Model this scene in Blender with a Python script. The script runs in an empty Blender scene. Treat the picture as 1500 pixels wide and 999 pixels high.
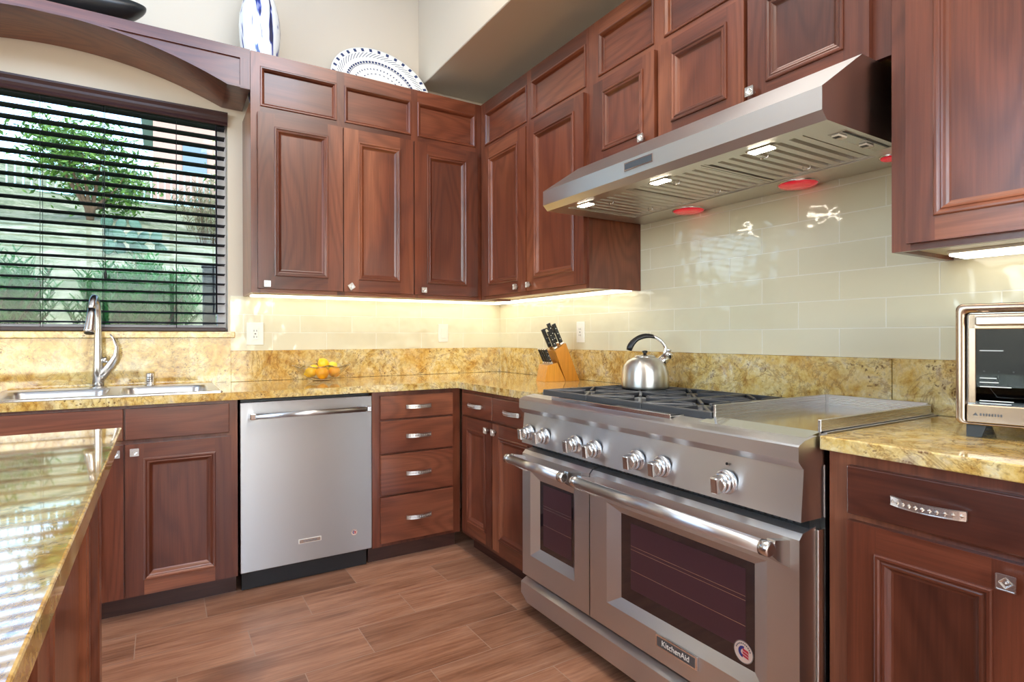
import bpy, bmesh, math, random
from mathutils import Vector, Matrix
random.seed(7)
PI = math.pi
SC = bpy.context.scene
COL = SC.collection

# ---------------------------------------------------------------- camera
cam = bpy.data.cameras.new('camera'); camo = bpy.data.objects.new('camera', cam); COL.objects.link(camo)
SC.camera = camo
CX, CY, CZ = -2.0177, -3.4111, 1.1536
YAW, PITCH, ROLL = -0.5504, -0.0014, -0.0021
fw = Vector((-math.sin(YAW)*math.cos(PITCH), math.cos(YAW)*math.cos(PITCH), math.sin(PITCH)))
rt = Vector((math.cos(YAW), math.sin(YAW), 0)); up = rt.cross(fw)
r2 = rt*math.cos(ROLL) + up*math.sin(ROLL); u2 = -rt*math.sin(ROLL) + up*math.cos(ROLL)
camo.matrix_world = Matrix(((r2.x, u2.x, -fw.x, CX), (r2.y, u2.y, -fw.y, CY), (r2.z, u2.z, -fw.z, CZ), (0, 0, 0, 1)))
cam.sensor_fit = 'HORIZONTAL'; cam.sensor_width = 36.0
cam.lens = 831.11/1500*36.0
cam.shift_x = 3.54/1500; cam.shift_y = -4.71/1500
cam.clip_start = 0.01; cam.clip_end = 300

# ---------------------------------------------------------------- world, sun, area lights, exposure
world = bpy.data.worlds.new('sky'); SC.world = world; world.use_nodes = True
wn = world.node_tree; wn.nodes.clear()
sky = wn.nodes.new('ShaderNodeTexSky'); sky.sky_type = 'NISHITA'
sky.sun_disc = False; sky.sun_elevation = math.radians(50); sky.sun_rotation = math.radians(200)
bgn = wn.nodes.new('ShaderNodeBackground'); bgn.inputs[1].default_value = 0.85
wo = wn.nodes.new('ShaderNodeOutputWorld')
wn.links.new(sky.outputs[0], bgn.inputs[0]); wn.links.new(bgn.outputs[0], wo.inputs[0])

def sun(name, energy, rot, col=(1, .96, .9), ang=0.02):
    l = bpy.data.lights.new(name, 'SUN'); l.energy = energy; l.color = col; l.angle = ang
    o = bpy.data.objects.new(name, l); COL.objects.link(o); o.rotation_euler = rot; return o
def area(name, loc, rot, sx, sy, power, col):
    l = bpy.data.lights.new(name, 'AREA'); l.shape = 'RECTANGLE'; l.size = sx; l.size_y = sy; l.energy = power; l.color = col
    o = bpy.data.objects.new(name, l); COL.objects.link(o); o.location = loc; o.rotation_euler = rot; return o
sun('sun', 3.0, (math.radians(38), math.radians(12), math.radians(20)))
# added area fills: daylight stand-ins at the left and rear openings, then overhead fills
area('daylight_fill_left', (-4.93, -2.6, 1.9), (0, math.radians(-90), 0), 2.8, 2.6, 40, (0.74, 0.87, 1.0))
area('daylight_fill_behind', (-2.4, -6.6, 1.7), (math.radians(90), 0, 0), 3.2, 2.4, 40, (0.95, 0.96, 1.0))
area('overhead_fill', (-1.15, -2.9, 3.42), (0, 0, 0), .9, 3.2, 60, (1.0, 0.94, 0.86))  # unseen fill added to brighten the aisle, no fixture there
area('upper_wall_fill', (-2.5, -1.3, 2.9), (math.radians(112), 0, 0), 2.6, .4, 19, (0.38, 0.64, 1.0))  # added cool fill aimed at the upper wall and soffit, no cove there

SC.view_settings.view_transform = 'Standard'; SC.view_settings.look = 'None'
SC.view_settings.gamma = 1.0; SC.view_settings.use_curve_mapping = False
SC.view_settings.exposure = 0.36
SC.cycles.use_denoising = True
SC.cycles.max_bounces = 8; SC.cycles.diffuse_bounces = 4; SC.cycles.glossy_bounces = 4
SC.cycles.transmission_bounces = 6; SC.cycles.transparent_max_bounces = 12
SC.cycles.sample_clamp_indirect = 6.0; SC.cycles.caustics_reflective = False; SC.cycles.caustics_refractive = False

# ---------------------------------------------------------------- materials
def srgb(r, g, b):
    f = lambda c: (c/255/12.92) if c/255 <= .04045 else ((c/255+.055)/1.055)**2.4
    return (f(r), f(g), f(b), 1)
def newmat(name):
    m = bpy.data.materials.new(name); m.use_nodes = True
    nt = m.node_tree; b = nt.nodes['Principled BSDF']
    return m, nt, b
def simple(name, col, rough=.5, metal=0.0, **kw):
    m, nt, b = newmat(name)
    b.inputs['Base Color'].default_value = col; b.inputs['Roughness'].default_value = rough; b.inputs['Metallic'].default_value = metal
    for k, v in kw.items(): b.inputs[k.replace('_', ' ')].default_value = v
    # a touch of surface variation so that no surface is perfectly even
    n = nt.nodes.new('ShaderNodeTexNoise'); n.inputs['Scale'].default_value = 60
    mr = nt.nodes.new('ShaderNodeMapRange'); mr.inputs[3].default_value = max(rough-.04, 0.0); mr.inputs[4].default_value = rough+.04
    nt.links.new(n.outputs[0], mr.inputs[0]); nt.links.new(mr.outputs[0], b.inputs['Roughness'])
    return m
def N(nt, t, **kw):
    n = nt.nodes.new(t)
    for k, v in kw.items(): setattr(n, k, v)
    return n
def math_(nt, op, a, b=None, c=None):
    n = nt.nodes.new('ShaderNodeMath'); n.operation = op
    for i, v in enumerate((a, b, c)):
        if v is None: continue
        if isinstance(v, (int, float)): n.inputs[i].default_value = v
        else: nt.links.new(v, n.inputs[i])
    return n.outputs[0]
def ramp(nt, fac, stops, interp='LINEAR'):
    r = nt.nodes.new('ShaderNodeValToRGB'); r.color_ramp.interpolation = interp
    els = r.color_ramp.elements
    while len(els) < len(stops): els.new(0.5)
    for e, (p, c) in zip(els, stops): e.position = p; e.color = c
    nt.links.new(fac, r.inputs[0]); return r.outputs[0]
def mixc(nt, fac, a, b, mode='MIX'):
    n = nt.nodes.new('ShaderNodeMix'); n.data_type = 'RGBA'; n.blend_type = mode
    for s, v in ((n.inputs[0], fac), (n.inputs[6], a), (n.inputs[7], b)):
        if isinstance(v, (int, float, tuple)): s.default_value = v
        else: nt.links.new(v, s)
    return n.outputs[2]
def bump(nt, b, h, strength=.1, dist=.002):
    n = nt.nodes.new('ShaderNodeBump'); n.inputs['Strength'].default_value = strength; n.inputs['Distance'].default_value = dist
    nt.links.new(h, n.inputs['Height']); nt.links.new(n.outputs[0], b.inputs['Normal'])
def objcoord(nt, scale, rnd=True, loc=(0, 0, 0)):
    tc = nt.nodes.new('ShaderNodeTexCoord'); v = tc.outputs['Object']
    if rnd:
        oi = nt.nodes.new('ShaderNodeObjectInfo'); s = math_(nt, 'MULTIPLY', oi.outputs['Random'], 37.0)
        a = nt.nodes.new('ShaderNodeVectorMath'); a.operation = 'ADD'
        nt.links.new(v, a.inputs[0]); nt.links.new(s, a.inputs[1]); v = a.outputs[0]
    mp = nt.nodes.new('ShaderNodeMapping'); mp.inputs['Scale'].default_value = scale; mp.inputs['Location'].default_value = loc
    nt.links.new(v, mp.inputs[0]); return mp.outputs[0]
def noise(nt, vec, scale=1, detail=3, rough=.5, dist=0):
    n = nt.nodes.new('ShaderNodeTexNoise'); n.inputs['Scale'].default_value = scale; n.inputs['Detail'].default_value = detail
    n.inputs['Roughness'].default_value = rough; n.inputs['Distortion'].default_value = dist
    nt.links.new(vec, n.inputs['Vector']); return n.outputs[0]

def wood(name, axis, dark, mid, light, rings=15.0, rough=.34, ring_mix=.55):
    m, nt, b = newmat(name)
    s1 = {'Z': (4.4, 4.4, .85), 'X': (.85, 4.4, 4.4), 'Y': (4.4, .85, 4.4)}[axis]
    s2 = {'Z': (170, 170, 5), 'X': (5, 170, 170), 'Y': (170, 5, 170)}[axis]
    v1 = objcoord(nt, s1); v2 = objcoord(nt, s2)
    n1 = noise(nt, v1, 1, 1, .35, .35)
    rg = math_(nt, 'POWER', math_(nt, 'MULTIPLY_ADD', math_(nt, 'SINE', math_(nt, 'MULTIPLY', n1, rings*6.0)), .5, .5), 1.8)
    n2 = noise(nt, v2, 1, 3, .6)
    n3 = noise(nt, objcoord(nt, tuple(k*.55 for k in s1)), 1, 2, .5)
    base = ramp(nt, n3, [(.30, dark), (.50, mid), (.72, light)])
    c = mixc(nt, math_(nt, 'MULTIPLY', rg, ring_mix), base, mixc(nt, 1.0, base, (.55, .46, .42, 1), 'MULTIPLY'))
    fib = ramp(nt, n2, [(.35, (.82, .80, .79, 1)), (.65, (1.06, 1.06, 1.06, 1))])
    c = mixc(nt, 1.0, c, fib, 'MULTIPLY')
    nt.links.new(c, b.inputs['Base Color'])
    b.inputs['Roughness'].default_value = rough; b.inputs['Coat Weight'].default_value = .35; b.inputs['Coat Roughness'].default_value = .18
    bump(nt, b, n2, .10, .001)
    return m
WD, WM, WL = srgb(80, 39, 26), srgb(116, 60, 39), srgb(152, 91, 62)
wood_v = wood('walnut_upright_grain', 'Z', WD, WM, WL)
wood_h = wood('walnut_level_grain', 'X', WD, WM, WL)
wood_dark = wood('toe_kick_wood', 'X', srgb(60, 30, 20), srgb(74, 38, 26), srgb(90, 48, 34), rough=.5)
wood_block = wood('beech_block', 'Z', srgb(206, 132, 36), srgb(220, 146, 44), srgb(232, 162, 60), rings=5, rough=.4, ring_mix=.08)

def granite(name, ior=1.8):
    m, nt, b = newmat(name)
    v = objcoord(nt, (1, 1, 1), rnd=False)
    big = noise(nt, v, 2.6, 4, .6, 1.0)
    med = noise(nt, v, 17, 6, .68, .9)
    fine = noise(nt, v, 75, 5, .75, .4)
    base = ramp(nt, med, [(.32, srgb(138, 104, 70)), (.39, srgb(202, 176, 122)), (.49, srgb(226, 210, 156)), (.57, srgb(234, 224, 184)), (.65, srgb(206, 200, 186)), (.75, srgb(166, 158, 150))])
    gold = ramp(nt, fine, [(.32, srgb(120, 80, 44)), (.44, srgb(200, 158, 80)), (.55, srgb(224, 194, 116)), (.70, srgb(228, 216, 180))])
    c = mixc(nt, .40, base, gold)
    c = mixc(nt, ramp(nt, big, [(.45, (0, 0, 0, 1)), (.62, (.6, .6, .6, 1))]), c, mixc(nt, 1.0, c, srgb(238, 208, 158), 'MULTIPLY'))
    vor = nt.nodes.new('ShaderNodeTexVoronoi'); vor.inputs['Scale'].default_value = 60
    wv = nt.nodes.new('ShaderNodeVectorMath'); wv.operation = 'MULTIPLY_ADD'; nz = nt.nodes.new('ShaderNodeTexNoise'); nz.inputs['Scale'].default_value = 55; nt.links.new(v, nz.inputs['Vector'])
    nt.links.new(nz.outputs['Color'], wv.inputs[0]); wv.inputs[1].default_value = (.035, .035, .035); nt.links.new(v, wv.inputs[2]); nt.links.new(wv.outputs[0], vor.inputs['Vector'])
    sp = math_(nt, 'MULTIPLY', ramp(nt, vor.outputs['Distance'], [(.16, (1, 1, 1, 1)), (.34, (0, 0, 0, 1))]), ramp(nt, noise(nt, v, 8, 4, .65), [(.50, (0, 0, 0, 1)), (.58, (1, 1, 1, 1))]))
    c = mixc(nt, math_(nt, 'MULTIPLY', sp, .8), c, srgb(84, 44, 30))
    veins = ramp(nt, noise(nt, v, 5, 6, .7, 1.8), [(.47, (0, 0, 0, 1)), (.5, (1, 1, 1, 1)), (.53, (0, 0, 0, 1))])
    c = mixc(nt, math_(nt, 'MULTIPLY', veins, .5), c, srgb(112, 70, 42))
    c = mixc(nt, 1.0, c, ramp(nt, noise(nt, v, 8, 5, .6, 1.2), [(.30, srgb(212, 182, 138)), (.42, srgb(246, 232, 194)), (.58, (1, 1, 1, 1)), (.72, srgb(228, 222, 212))]), 'MULTIPLY')
    nt.links.new(c, b.inputs['Base Color'])
    b.inputs['Roughness'].default_value = .07; b.inputs['IOR'].default_value = ior
    b.inputs['Coat Weight'].default_value = .3 if ior < 2 else 1.0; b.inputs['Coat Roughness'].default_value = .03; b.inputs['Coat IOR'].default_value = 1.5 if ior < 2 else 2.4
    return m
granite_m = granite('golden_granite', 1.55)
island_granite = granite('mirror_polished_granite', 2.9)

def tile(name, plane):
    # cream glazed 10 x 30 cm tiles in half bond, thin grout, gently wavy glaze
    m, nt, b = newmat(name)
    tc = nt.nodes.new('ShaderNodeTexCoord'); sx = nt.nodes.new('ShaderNodeSeparateXYZ'); nt.links.new(tc.outputs['Object'], sx.inputs[0])
    cb = nt.nodes.new('ShaderNodeCombineXYZ')
    u = sx.outputs[0] if plane == 'XZ' else sx.outputs[1]
    off = 1.319+3 if plane == 'XZ' else 2.161+3
    nt.links.new(math_(nt, 'ADD', u, off), cb.inputs[0]); nt.links.new(math_(nt, 'ADD', sx.outputs[2], -1.082+.99), cb.inputs[1])
    br = nt.nodes.new('ShaderNodeTexBrick'); br.offset = .5; br.offset_frequency = 2
    nt.links.new(cb.outputs[0], br.inputs['Vector'])
    br.inputs['Scale'].default_value = 1; br.inputs['Mortar Size'].default_value = .0022; br.inputs['Mortar Smooth'].default_value = .3
    br.inputs['Brick Width'].default_value = .298; br.inputs['Row Height'].default_value = .099
    br.inputs['Color1'].default_value = srgb(223, 215, 188); br.inputs['Color2'].default_value = srgb(219, 211, 182); br.inputs['Mortar'].default_value = srgb(236, 231, 214)
    nt.links.new(br.outputs['Color'], b.inputs['Base Color'])
    b.inputs['Roughness'].default_value = .07; b.inputs['Coat Weight'].default_value = .5; b.inputs['Coat Roughness'].default_value = .03
    v = objcoord(nt, (1, 1, 1), rnd=False)
    wav = noise(nt, v, 13, 1, .4)
    h = math_(nt, 'ADD', math_(nt, 'MULTIPLY', br.outputs['Fac'], -.35), math_(nt, 'MULTIPLY', wav, 2.3))
    bump(nt, b, h, .55, .0045)
    return m
tile_back, tile_right = tile('cream_tile_back', 'XZ'), tile('cream_tile_right', 'YZ')

def floor_mat():
    m, nt, b = newmat('wood_look_plank_tile')
    tc = nt.nodes.new('ShaderNodeTexCoord'); sp_ = nt.nodes.new('ShaderNodeSeparateXYZ'); nt.links.new(tc.outputs['Object'], sp_.inputs[0])
    yy = math_(nt, 'ADD', math_(nt, 'MULTIPLY', sp_.outputs[1], -1.0), .206*10-.559)
    row = math_(nt, 'FLOOR', math_(nt, 'DIVIDE', yy, .206))
    mp = nt.nodes.new('ShaderNodeCombineXYZ'); nt.links.new(math_(nt, 'ADD', math_(nt, 'ADD', sp_.outputs[0], 1.24+.62*20), math_(nt, 'MULTIPLY', math_(nt, 'SUBTRACT', row, 10), .245)), mp.inputs[0]); nt.links.new(yy, mp.inputs[1])
    br = nt.nodes.new('ShaderNodeTexBrick'); br.offset = 0; br.squash = 1
    nt.links.new(mp.outputs[0], br.inputs['Vector'])
    br.inputs['Scale'].default_value = 1; br.inputs['Mortar Size'].default_value = .0016; br.inputs['Mortar Smooth'].default_value = .1
    br.inputs['Brick Width'].default_value = .62; br.inputs['Row Height'].default_value = .206
    br.inputs['Color1'].default_value = (0, 0, 0, 1); br.inputs['Color2'].default_value = (1, 1, 1, 1); br.inputs['Mortar'].default_value = (.5, .5, .5, 1)
    pid = br.outputs['Color']
    # offset grain from plank to plank
    sc = nt.nodes.new('ShaderNodeVectorMath'); sc.operation = 'MULTIPLY_ADD'; nt.links.new(pid, sc.inputs[0]); sc.inputs[1].default_value = (9, 7, 5); nt.links.new(tc.outputs['Object'], sc.inputs[2])
    m1 = nt.nodes.new('ShaderNodeMapping'); m1.inputs['Scale'].default_value = (1.2, 13, 1); nt.links.new(sc.outputs[0], m1.inputs[0])
    m2 = nt.nodes.new('ShaderNodeMapping'); m2.inputs['Scale'].default_value = (6, 90, 1); nt.links.new(sc.outputs[0], m2.inputs[0])
    m3 = nt.nodes.new('ShaderNodeMapping'); m3.inputs['Scale'].default_value = (2.2, 5, 1); nt.links.new(sc.outputs[0], m3.inputs[0])
    a = noise(nt, m1.outputs[0], 1, 4, .6, .4); f = noise(nt, m2.outputs[0], 1, 4, .65); k = noise(nt, m3.outputs[0], 1, 3, .5, .6)
    c = ramp(nt, a, [(.30, srgb(132, 90, 70)), (.50, srgb(182, 134, 108)), (.70, srgb(208, 168, 142))])
    c = mixc(nt, .45, c, ramp(nt, f, [(.35, srgb(134, 94, 70)), (.65, srgb(204, 164, 132))]))
    c = mixc(nt, ramp(nt, k, [(.60, (0, 0, 0, 1)), (.76, (.55, .55, .55, 1))]), c, srgb(104, 76, 64))
    tint = mixc(nt, pid, srgb(214, 200, 194), srgb(255, 240, 234))
    c = mixc(nt, 1.0, c, tint, 'MULTIPLY')
    c = mixc(nt, math_(nt, 'MULTIPLY', br.outputs['Fac'], .6), c, srgb(176, 152, 134))
    nt.links.new(c, b.inputs['Base Color']); b.inputs['Roughness'].default_value = .38
    bump(nt, b, math_(nt, 'ADD', math_(nt, 'MULTIPLY', br.outputs['Fac'], -1.0), math_(nt, 'MULTIPLY', f, .25)), .25, .002)
    return m
floor_m = floor_mat()

def paint(name, col, rough=.7):
    m, nt, b = newmat(name); b.inputs['Base Color'].default_value = col; b.inputs['Roughness'].default_value = rough
    v = objcoord(nt, (1, 1, 1), rnd=False); bump(nt, b, noise(nt, v, 140, 3, .5), .06, .001); return m
wall_paint = paint('warm_wall_paint', srgb(214, 202, 184))
ceil_paint = paint('ceiling_paint', srgb(232, 226, 214))

def brushed(name, axis, col=(.60, .60, .61, 1), rough=.26, aniso=0.0):
    m, nt, b = newmat(name)
    s = {'X': (3, 1400, 1400), 'Y': (1400, 3, 1400), 'Z': (1400, 1400, 3)}[axis]
    v = objcoord(nt, s, rnd=False); n = noise(nt, v, 1, 3, .6)
    b.inputs['Base Color'].default_value = col; b.inputs['Metallic'].default_value = 1
    mr = nt.nodes.new('ShaderNodeMapRange'); mr.inputs[3].default_value = rough-.05; mr.inputs[4].default_value = rough+.07
    nt.links.new(n, mr.inputs[0]); nt.links.new(mr.outputs[0], b.inputs['Roughness'])
    b.inputs['Anisotropic'].default_value = aniso
    if aniso:
        tv = nt.nodes.new('ShaderNodeCombineXYZ'); tv.inputs[2].default_value = 1; tv.inputs[0].default_value = .02; nt.links.new(tv.outputs[0], b.inputs['Tangent'])
    return m
steel_y = brushed('brushed_steel_along_right_wall', 'Y', (.66, .66, .66, 1), .26)
steel_x = brushed('brushed_steel_across', 'X', (.66, .66, .67, 1), .34, .85)
steel_z = brushed('brushed_steel_upright', 'Z', (.66, .655, .65, 1), .34, .85)
polished = simple('polished_steel', (.75, .75, .76, 1), .12, 1.0)
satin = simple('satin_nickel', (.62, .60, .57, 1), .24, 1.0)
pewter = simple('hammered_pewter', (.72, .70, .67, 1), .28, 1.0)
bronze_steel = simple('warm_toned_steel', (.40, .30, .22, 1), .25, 1.0)
baffle_steel = simple('baffle_steel', (.66, .63, .58, 1), .34, 1.0)
black = simple('black_plastic', (.012, .012, .013, 1), .4)
black_gloss = simple('black_enamel', (.01, .01, .011, 1), .12)
iron = simple('cast_iron', (.055, .057, .062, 1), .36)
dark_gap = simple('dark_recess', (.006, .006, .006, 1), .8)
oven_glass = simple('dark_oven_glass', (.022, .012, .014, 1), .05, 0, Coat_Weight=.6)
oven_inner = simple('oven_cavity_enamel', (.06, .022, .028, 1), .35)
blind_m = simple('espresso_blind', (.008, .007, .012, 1), .6, 0, Specular_IOR_Level=.2)
valance_m = simple('mahogany_valance', srgb(52, 26, 26), .4)
cord_m = simple('blind_cord', (.01, .01, .012, 1), .7)
white_plastic = simple('white_plastic', srgb(236, 232, 222), .3)
cream_ply = simple('cabinet_underside', srgb(226, 212, 176), .45)
red_glass = simple('red_lamp_glass', (.80, .02, .04, 1), .18, 0, Coat_Weight=.6, Emission_Color=(.9, .02, .05, 1), Emission_Strength=.25)
frame_white = simple('window_frame_vinyl', srgb(196, 192, 196), .4)
lemon_m = simple('lemon_peel', srgb(252, 196, 30), .38, 0, Subsurface_Weight=.15)
orange_m = simple('orange_peel', srgb(252, 172, 24), .4, 0, Subsurface_Weight=.15)
dark_wood = simple('blackened_wood', (.012, .013, .014, 1), .3)
soil_m = simple('soil', srgb(120, 100, 78), .9)
white_ink = simple('white_ink', srgb(210, 214, 214), .5)
grey_ink = simple('grey_ink', srgb(88, 86, 86), .5)
navy_ink = simple('navy_ink', srgb(40, 50, 120), .5)
red_ink = simple('red_ink', srgb(190, 40, 60), .5)
sticker_m = simple('sticker_paper', srgb(224, 200, 184), .5)

def emis(name, col, s):
    m, nt, b = newmat(name); b.inputs['Base Color'].default_value = col
    b.inputs['Emission Color'].default_value = col; b.inputs['Emission Strength'].default_value = s; return m
led_m = emis('led_diffuser', (1, .97, .88, 1), 2.7)
puck_m = emis('hood_lamp', (1, .90, .74, 1), 30.0)

def glass_thin(name, tint=(.96, .98, .97, 1), refl=1.0):
    m = bpy.data.materials.new(name); m.use_nodes = True; nt = m.node_tree; nt.nodes.clear()
    o = nt.nodes.new('ShaderNodeOutputMaterial'); mx = nt.nodes.new('ShaderNodeMixShader')
    t = nt.nodes.new('ShaderNodeBsdfTransparent'); t.inputs[0].default_value = tint
    g = nt.nodes.new('ShaderNodeBsdfGlossy'); g.inputs['Roughness'].default_value = .01
    fr = nt.nodes.new('ShaderNodeLayerWeight'); fr.inputs[0].default_value = .5
    f = math_(nt, 'MULTIPLY_ADD', math_(nt, 'POWER', fr.outputs['Facing'], 5.0), .9*refl, .045*refl)
    nt.links.new(f, mx.inputs[0]); nt.links.new(t.outputs[0], mx.inputs[1]); nt.links.new(g.outputs[0], mx.inputs[2]); nt.links.new(mx.outputs[0], o.inputs[0])
    return m
pane_m = glass_thin('window_glass', refl=.3)
bowl_glass = glass_thin('cut_glass', (.97, .97, .97, 1), 1.8)
oven_door_glass = glass_thin('toaster_glass', (.42, .44, .45, 1), .35)

# ---------------------------------------------------------------- mesh helpers
class MB:
    def __init__(self): self.bm = bmesh.new(); self.mats = []
    def mi(self, m):
        if m is None: return 0
        if m not in self.mats: self.mats.append(m)
        return self.mats.index(m)
    def box(self, x0, x1, y0, y1, z0, z1, m=None, bev=0.0, seg=1, M=None):
        x0, x1 = sorted((x0, x1)); y0, y1 = sorted((y0, y1)); z0, z1 = sorted((z0, z1))
        t = bmesh.new(); bmesh.ops.create_cube(t, size=1)
        for v in t.verts: v.co = Vector((x0+(v.co.x+.5)*(x1-x0), y0+(v.co.y+.5)*(y1-y0), z0+(v.co.z+.5)*(z1-z0)))
        if bev > 0: bmesh.ops.bevel(t, geom=list(t.edges), offset=min(bev, (x1-x0)*.45, (y1-y0)*.45, (z1-z0)*.45), segments=seg, affect='EDGES', profile=.5)
        if M is not None: bmesh.ops.transform(t, matrix=M, verts=t.verts)
        self.merge(t, m); return self
    def merge(self, t, m=None, smooth=False):
        idx = self.mi(m)
        mp = {v: self.bm.verts.new(v.co) for v in t.verts}
        for f in t.faces:
            try: nf = self.bm.faces.new([mp[v] for v in f.verts])
            except ValueError: continue
            nf.material_index = idx; nf.smooth = smooth
        t.free()
    def quad(self, pts, m=None, smooth=False):
        f = self.bm.faces.new([self.bm.verts.new(p) for p in pts]); f.material_index = self.mi(m); f.smooth = smooth; return self
    def loft(self, loops, m=None, cap0=False, cap1=False, smooth=True, closed=True):
        idx = self.mi(m)
        L = [[self.bm.verts.new(p) for p in lp] for lp in loops]
        n = len(L[0])
        for a, b in zip(L, L[1:]):
            for i in range(n if closed else n-1):
                j = (i+1) % n
                try: f = self.bm.faces.new((a[i], a[j], b[j], b[i]))
                except ValueError: continue
                f.material_index = idx; f.smooth = smooth
        for c, lp in ((cap0, L[0][::-1]), (cap1, L[-1])):
            if c:
                try: f = self.bm.faces.new(lp); f.material_index = idx
                except ValueError: pass
        return self
    def lathe(self, prof, c=(0, 0, 0), m=None, seg=32, axis='Z', cap0=False, cap1=False, M=None):
        loops = []
        for r, h in prof:
            lp = []
            for i in range(seg):
                a = 2*PI*i/seg; p = Vector((r*math.cos(a), r*math.sin(a), h))
                if axis == 'X': p = Vector((h, p.x, p.y))
                if axis == 'Y': p = Vector((p.y, h, p.x))
                p = p + Vector(c)
                if M is not None: p = M @ p
                lp.append(p)
            loops.append(lp)
        return self.loft(loops, m, cap0, cap1)
    def tube(self, pts, rad, m=None, seg=12, caps=True, flat=1.0):
        pts = [Vector(p) for p in pts]
        rads = rad if isinstance(rad, (list, tuple)) else [rad]*len(pts)
        t0 = (pts[1]-pts[0]).normalized(); nrm = t0.orthogonal().normalized(); loops = []
        for i, p in enumerate(pts):
            t = (pts[min(i+1, len(pts)-1)]-pts[max(i-1, 0)]).normalized()
            nrm = (nrm - t*nrm.dot(t)).normalized(); bn = t.cross(nrm)
            loops.append([p+(nrm*math.cos(2*PI*k/seg)+bn*math.sin(2*PI*k/seg)*flat)*rads[i] for k in range(seg)])
        return self.loft(loops, m, caps, caps)
    def prism(self, poly, axis, a, b, m=None, smooth=False):
        # poly: 2D points in the plane perpendicular to axis
        def P(u, v, w): return {'X': (w, u, v), 'Y': (u, w, v), 'Z': (u, v, w)}[axis]
        self.loft([[P(u, v, a) for u, v in poly], [P(u, v, b) for u, v in poly]], m, True, True, smooth); return self
    def build(self, name, parent=None, mats=None, loc=None, rot=None, recalc=True):
        if recalc: bmesh.ops.recalc_face_normals(self.bm, faces=self.bm.faces)
        me = bpy.data.meshes.new(name); self.bm.to_mesh(me); self.bm.free()
        for m in (mats or self.mats or [wood_v]): me.materials.append(m)
        o = bpy.data.objects.new(name, me); COL.objects.link(o)
        if parent is not None: o.parent = parent
        if loc is not None: o.location = loc
        if rot is not None: o.rotation_euler = rot
        return o
def tag(o, label=None, cat=None, group=None, kind=None):
    if label: o['label'] = label
    if cat: o['category'] = cat
    if group: o['group'] = group
    if kind: o['kind'] = kind
    return o
def empty(name, loc=(0, 0, 0), rz=0.0, label=None, cat=None, group=None):
    o = bpy.data.objects.new(name, None); COL.objects.link(o); o.location = loc; o.rotation_euler = (0, 0, rz)
    o.empty_display_size = .1
    return tag(o, label, cat, group)
def struct(name, mb, **kw): return tag(mb.build(name, **kw), kind='structure')
def copy_tree(o, parent=None):
    c = o.copy(); COL.objects.link(c); c.parent = parent
    for ch in list(o.children):
        copy_tree(ch, c)
    return c
def text_mesh(s, size, mat, name, parent, loc, rot, ext=.0006, align='CENTER'):
    cu = bpy.data.curves.new(name, 'FONT'); cu.body = s; cu.size = size; cu.extrude = ext; cu.align_x = align; cu.align_y = 'CENTER'
    to = bpy.data.objects.new(name, cu); COL.objects.link(to)
    dg = bpy.context.evaluated_depsgraph_get(); dg.update()
    me = bpy.data.meshes.new_from_object(to.evaluated_get(dg)); bpy.data.objects.remove(to)
    me.materials.clear(); me.materials.append(mat)
    o = bpy.data.objects.new(name, me); COL.objects.link(o); o.parent = parent; o.location = loc; o.rotation_euler = rot
    return o

# ---------------------------------------------------------------- room shell
WX0, WX1, WZ0, WZ1 = -3.09, -1.711, 1.185, 2.36      # kitchen window opening
RX0, RY0, RZ = -5.0, -6.7, 3.45
mb = MB(); mb.box(RX0-.1, .15, RY0-.1, .15, -.12, 0, floor_m); struct('floor', mb)
mb = MB(); mb.box(RX0-.1, .15, RY0-.1, .15, RZ, RZ+.1, ceil_paint); struct('ceiling', mb)
mb = MB()
mb.box(RX0, WX0, 0, .15, 0, RZ, wall_paint); mb.box(WX1, .15, 0, .15, 0, RZ, wall_paint)
mb.box(WX0, WX1, 0, .15, 0, WZ0-.034, wall_paint); mb.box(WX0, WX1, 0, .15, WZ1, RZ, wall_paint)
struct('wall_back', mb)
mb = MB(); mb.box(0, .15, RY0, 0, 0, RZ, wall_paint); struct('wall_right', mb)
mb = MB(); mb.box(RX0-.1, RX0, RY0, -3.9, 0, RZ, wall_paint).box(RX0-.1, RX0, -1.3, 0, 0, RZ, wall_paint).box(RX0-.1, RX0, -3.9, -1.3, 3.3, RZ, wall_paint).box(RX0-.1, RX0, -3.9, -1.3, 0, .1, wall_paint)
struct('wall_left', mb)
mb = MB(); mb.box(RX0, -4.0, RY0-.1, RY0, 0, RZ, wall_paint).box(-.8, 0, RY0-.1, RY0, 0, RZ, wall_paint).box(-4.0, -.8, RY0-.1, RY0, 2.9, RZ, wall_paint).box(-4.0, -.8, RY0-.1, RY0, 0, .5, wall_paint)
struct('wall_front', mb)
mb = MB(); mb.box(-.606, -.001, RY0+.01, -.001, 2.75, RZ-.001, wall_paint, bev=.004); struct('trim_1', mb)   # dropped soffit above the right wall
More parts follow.
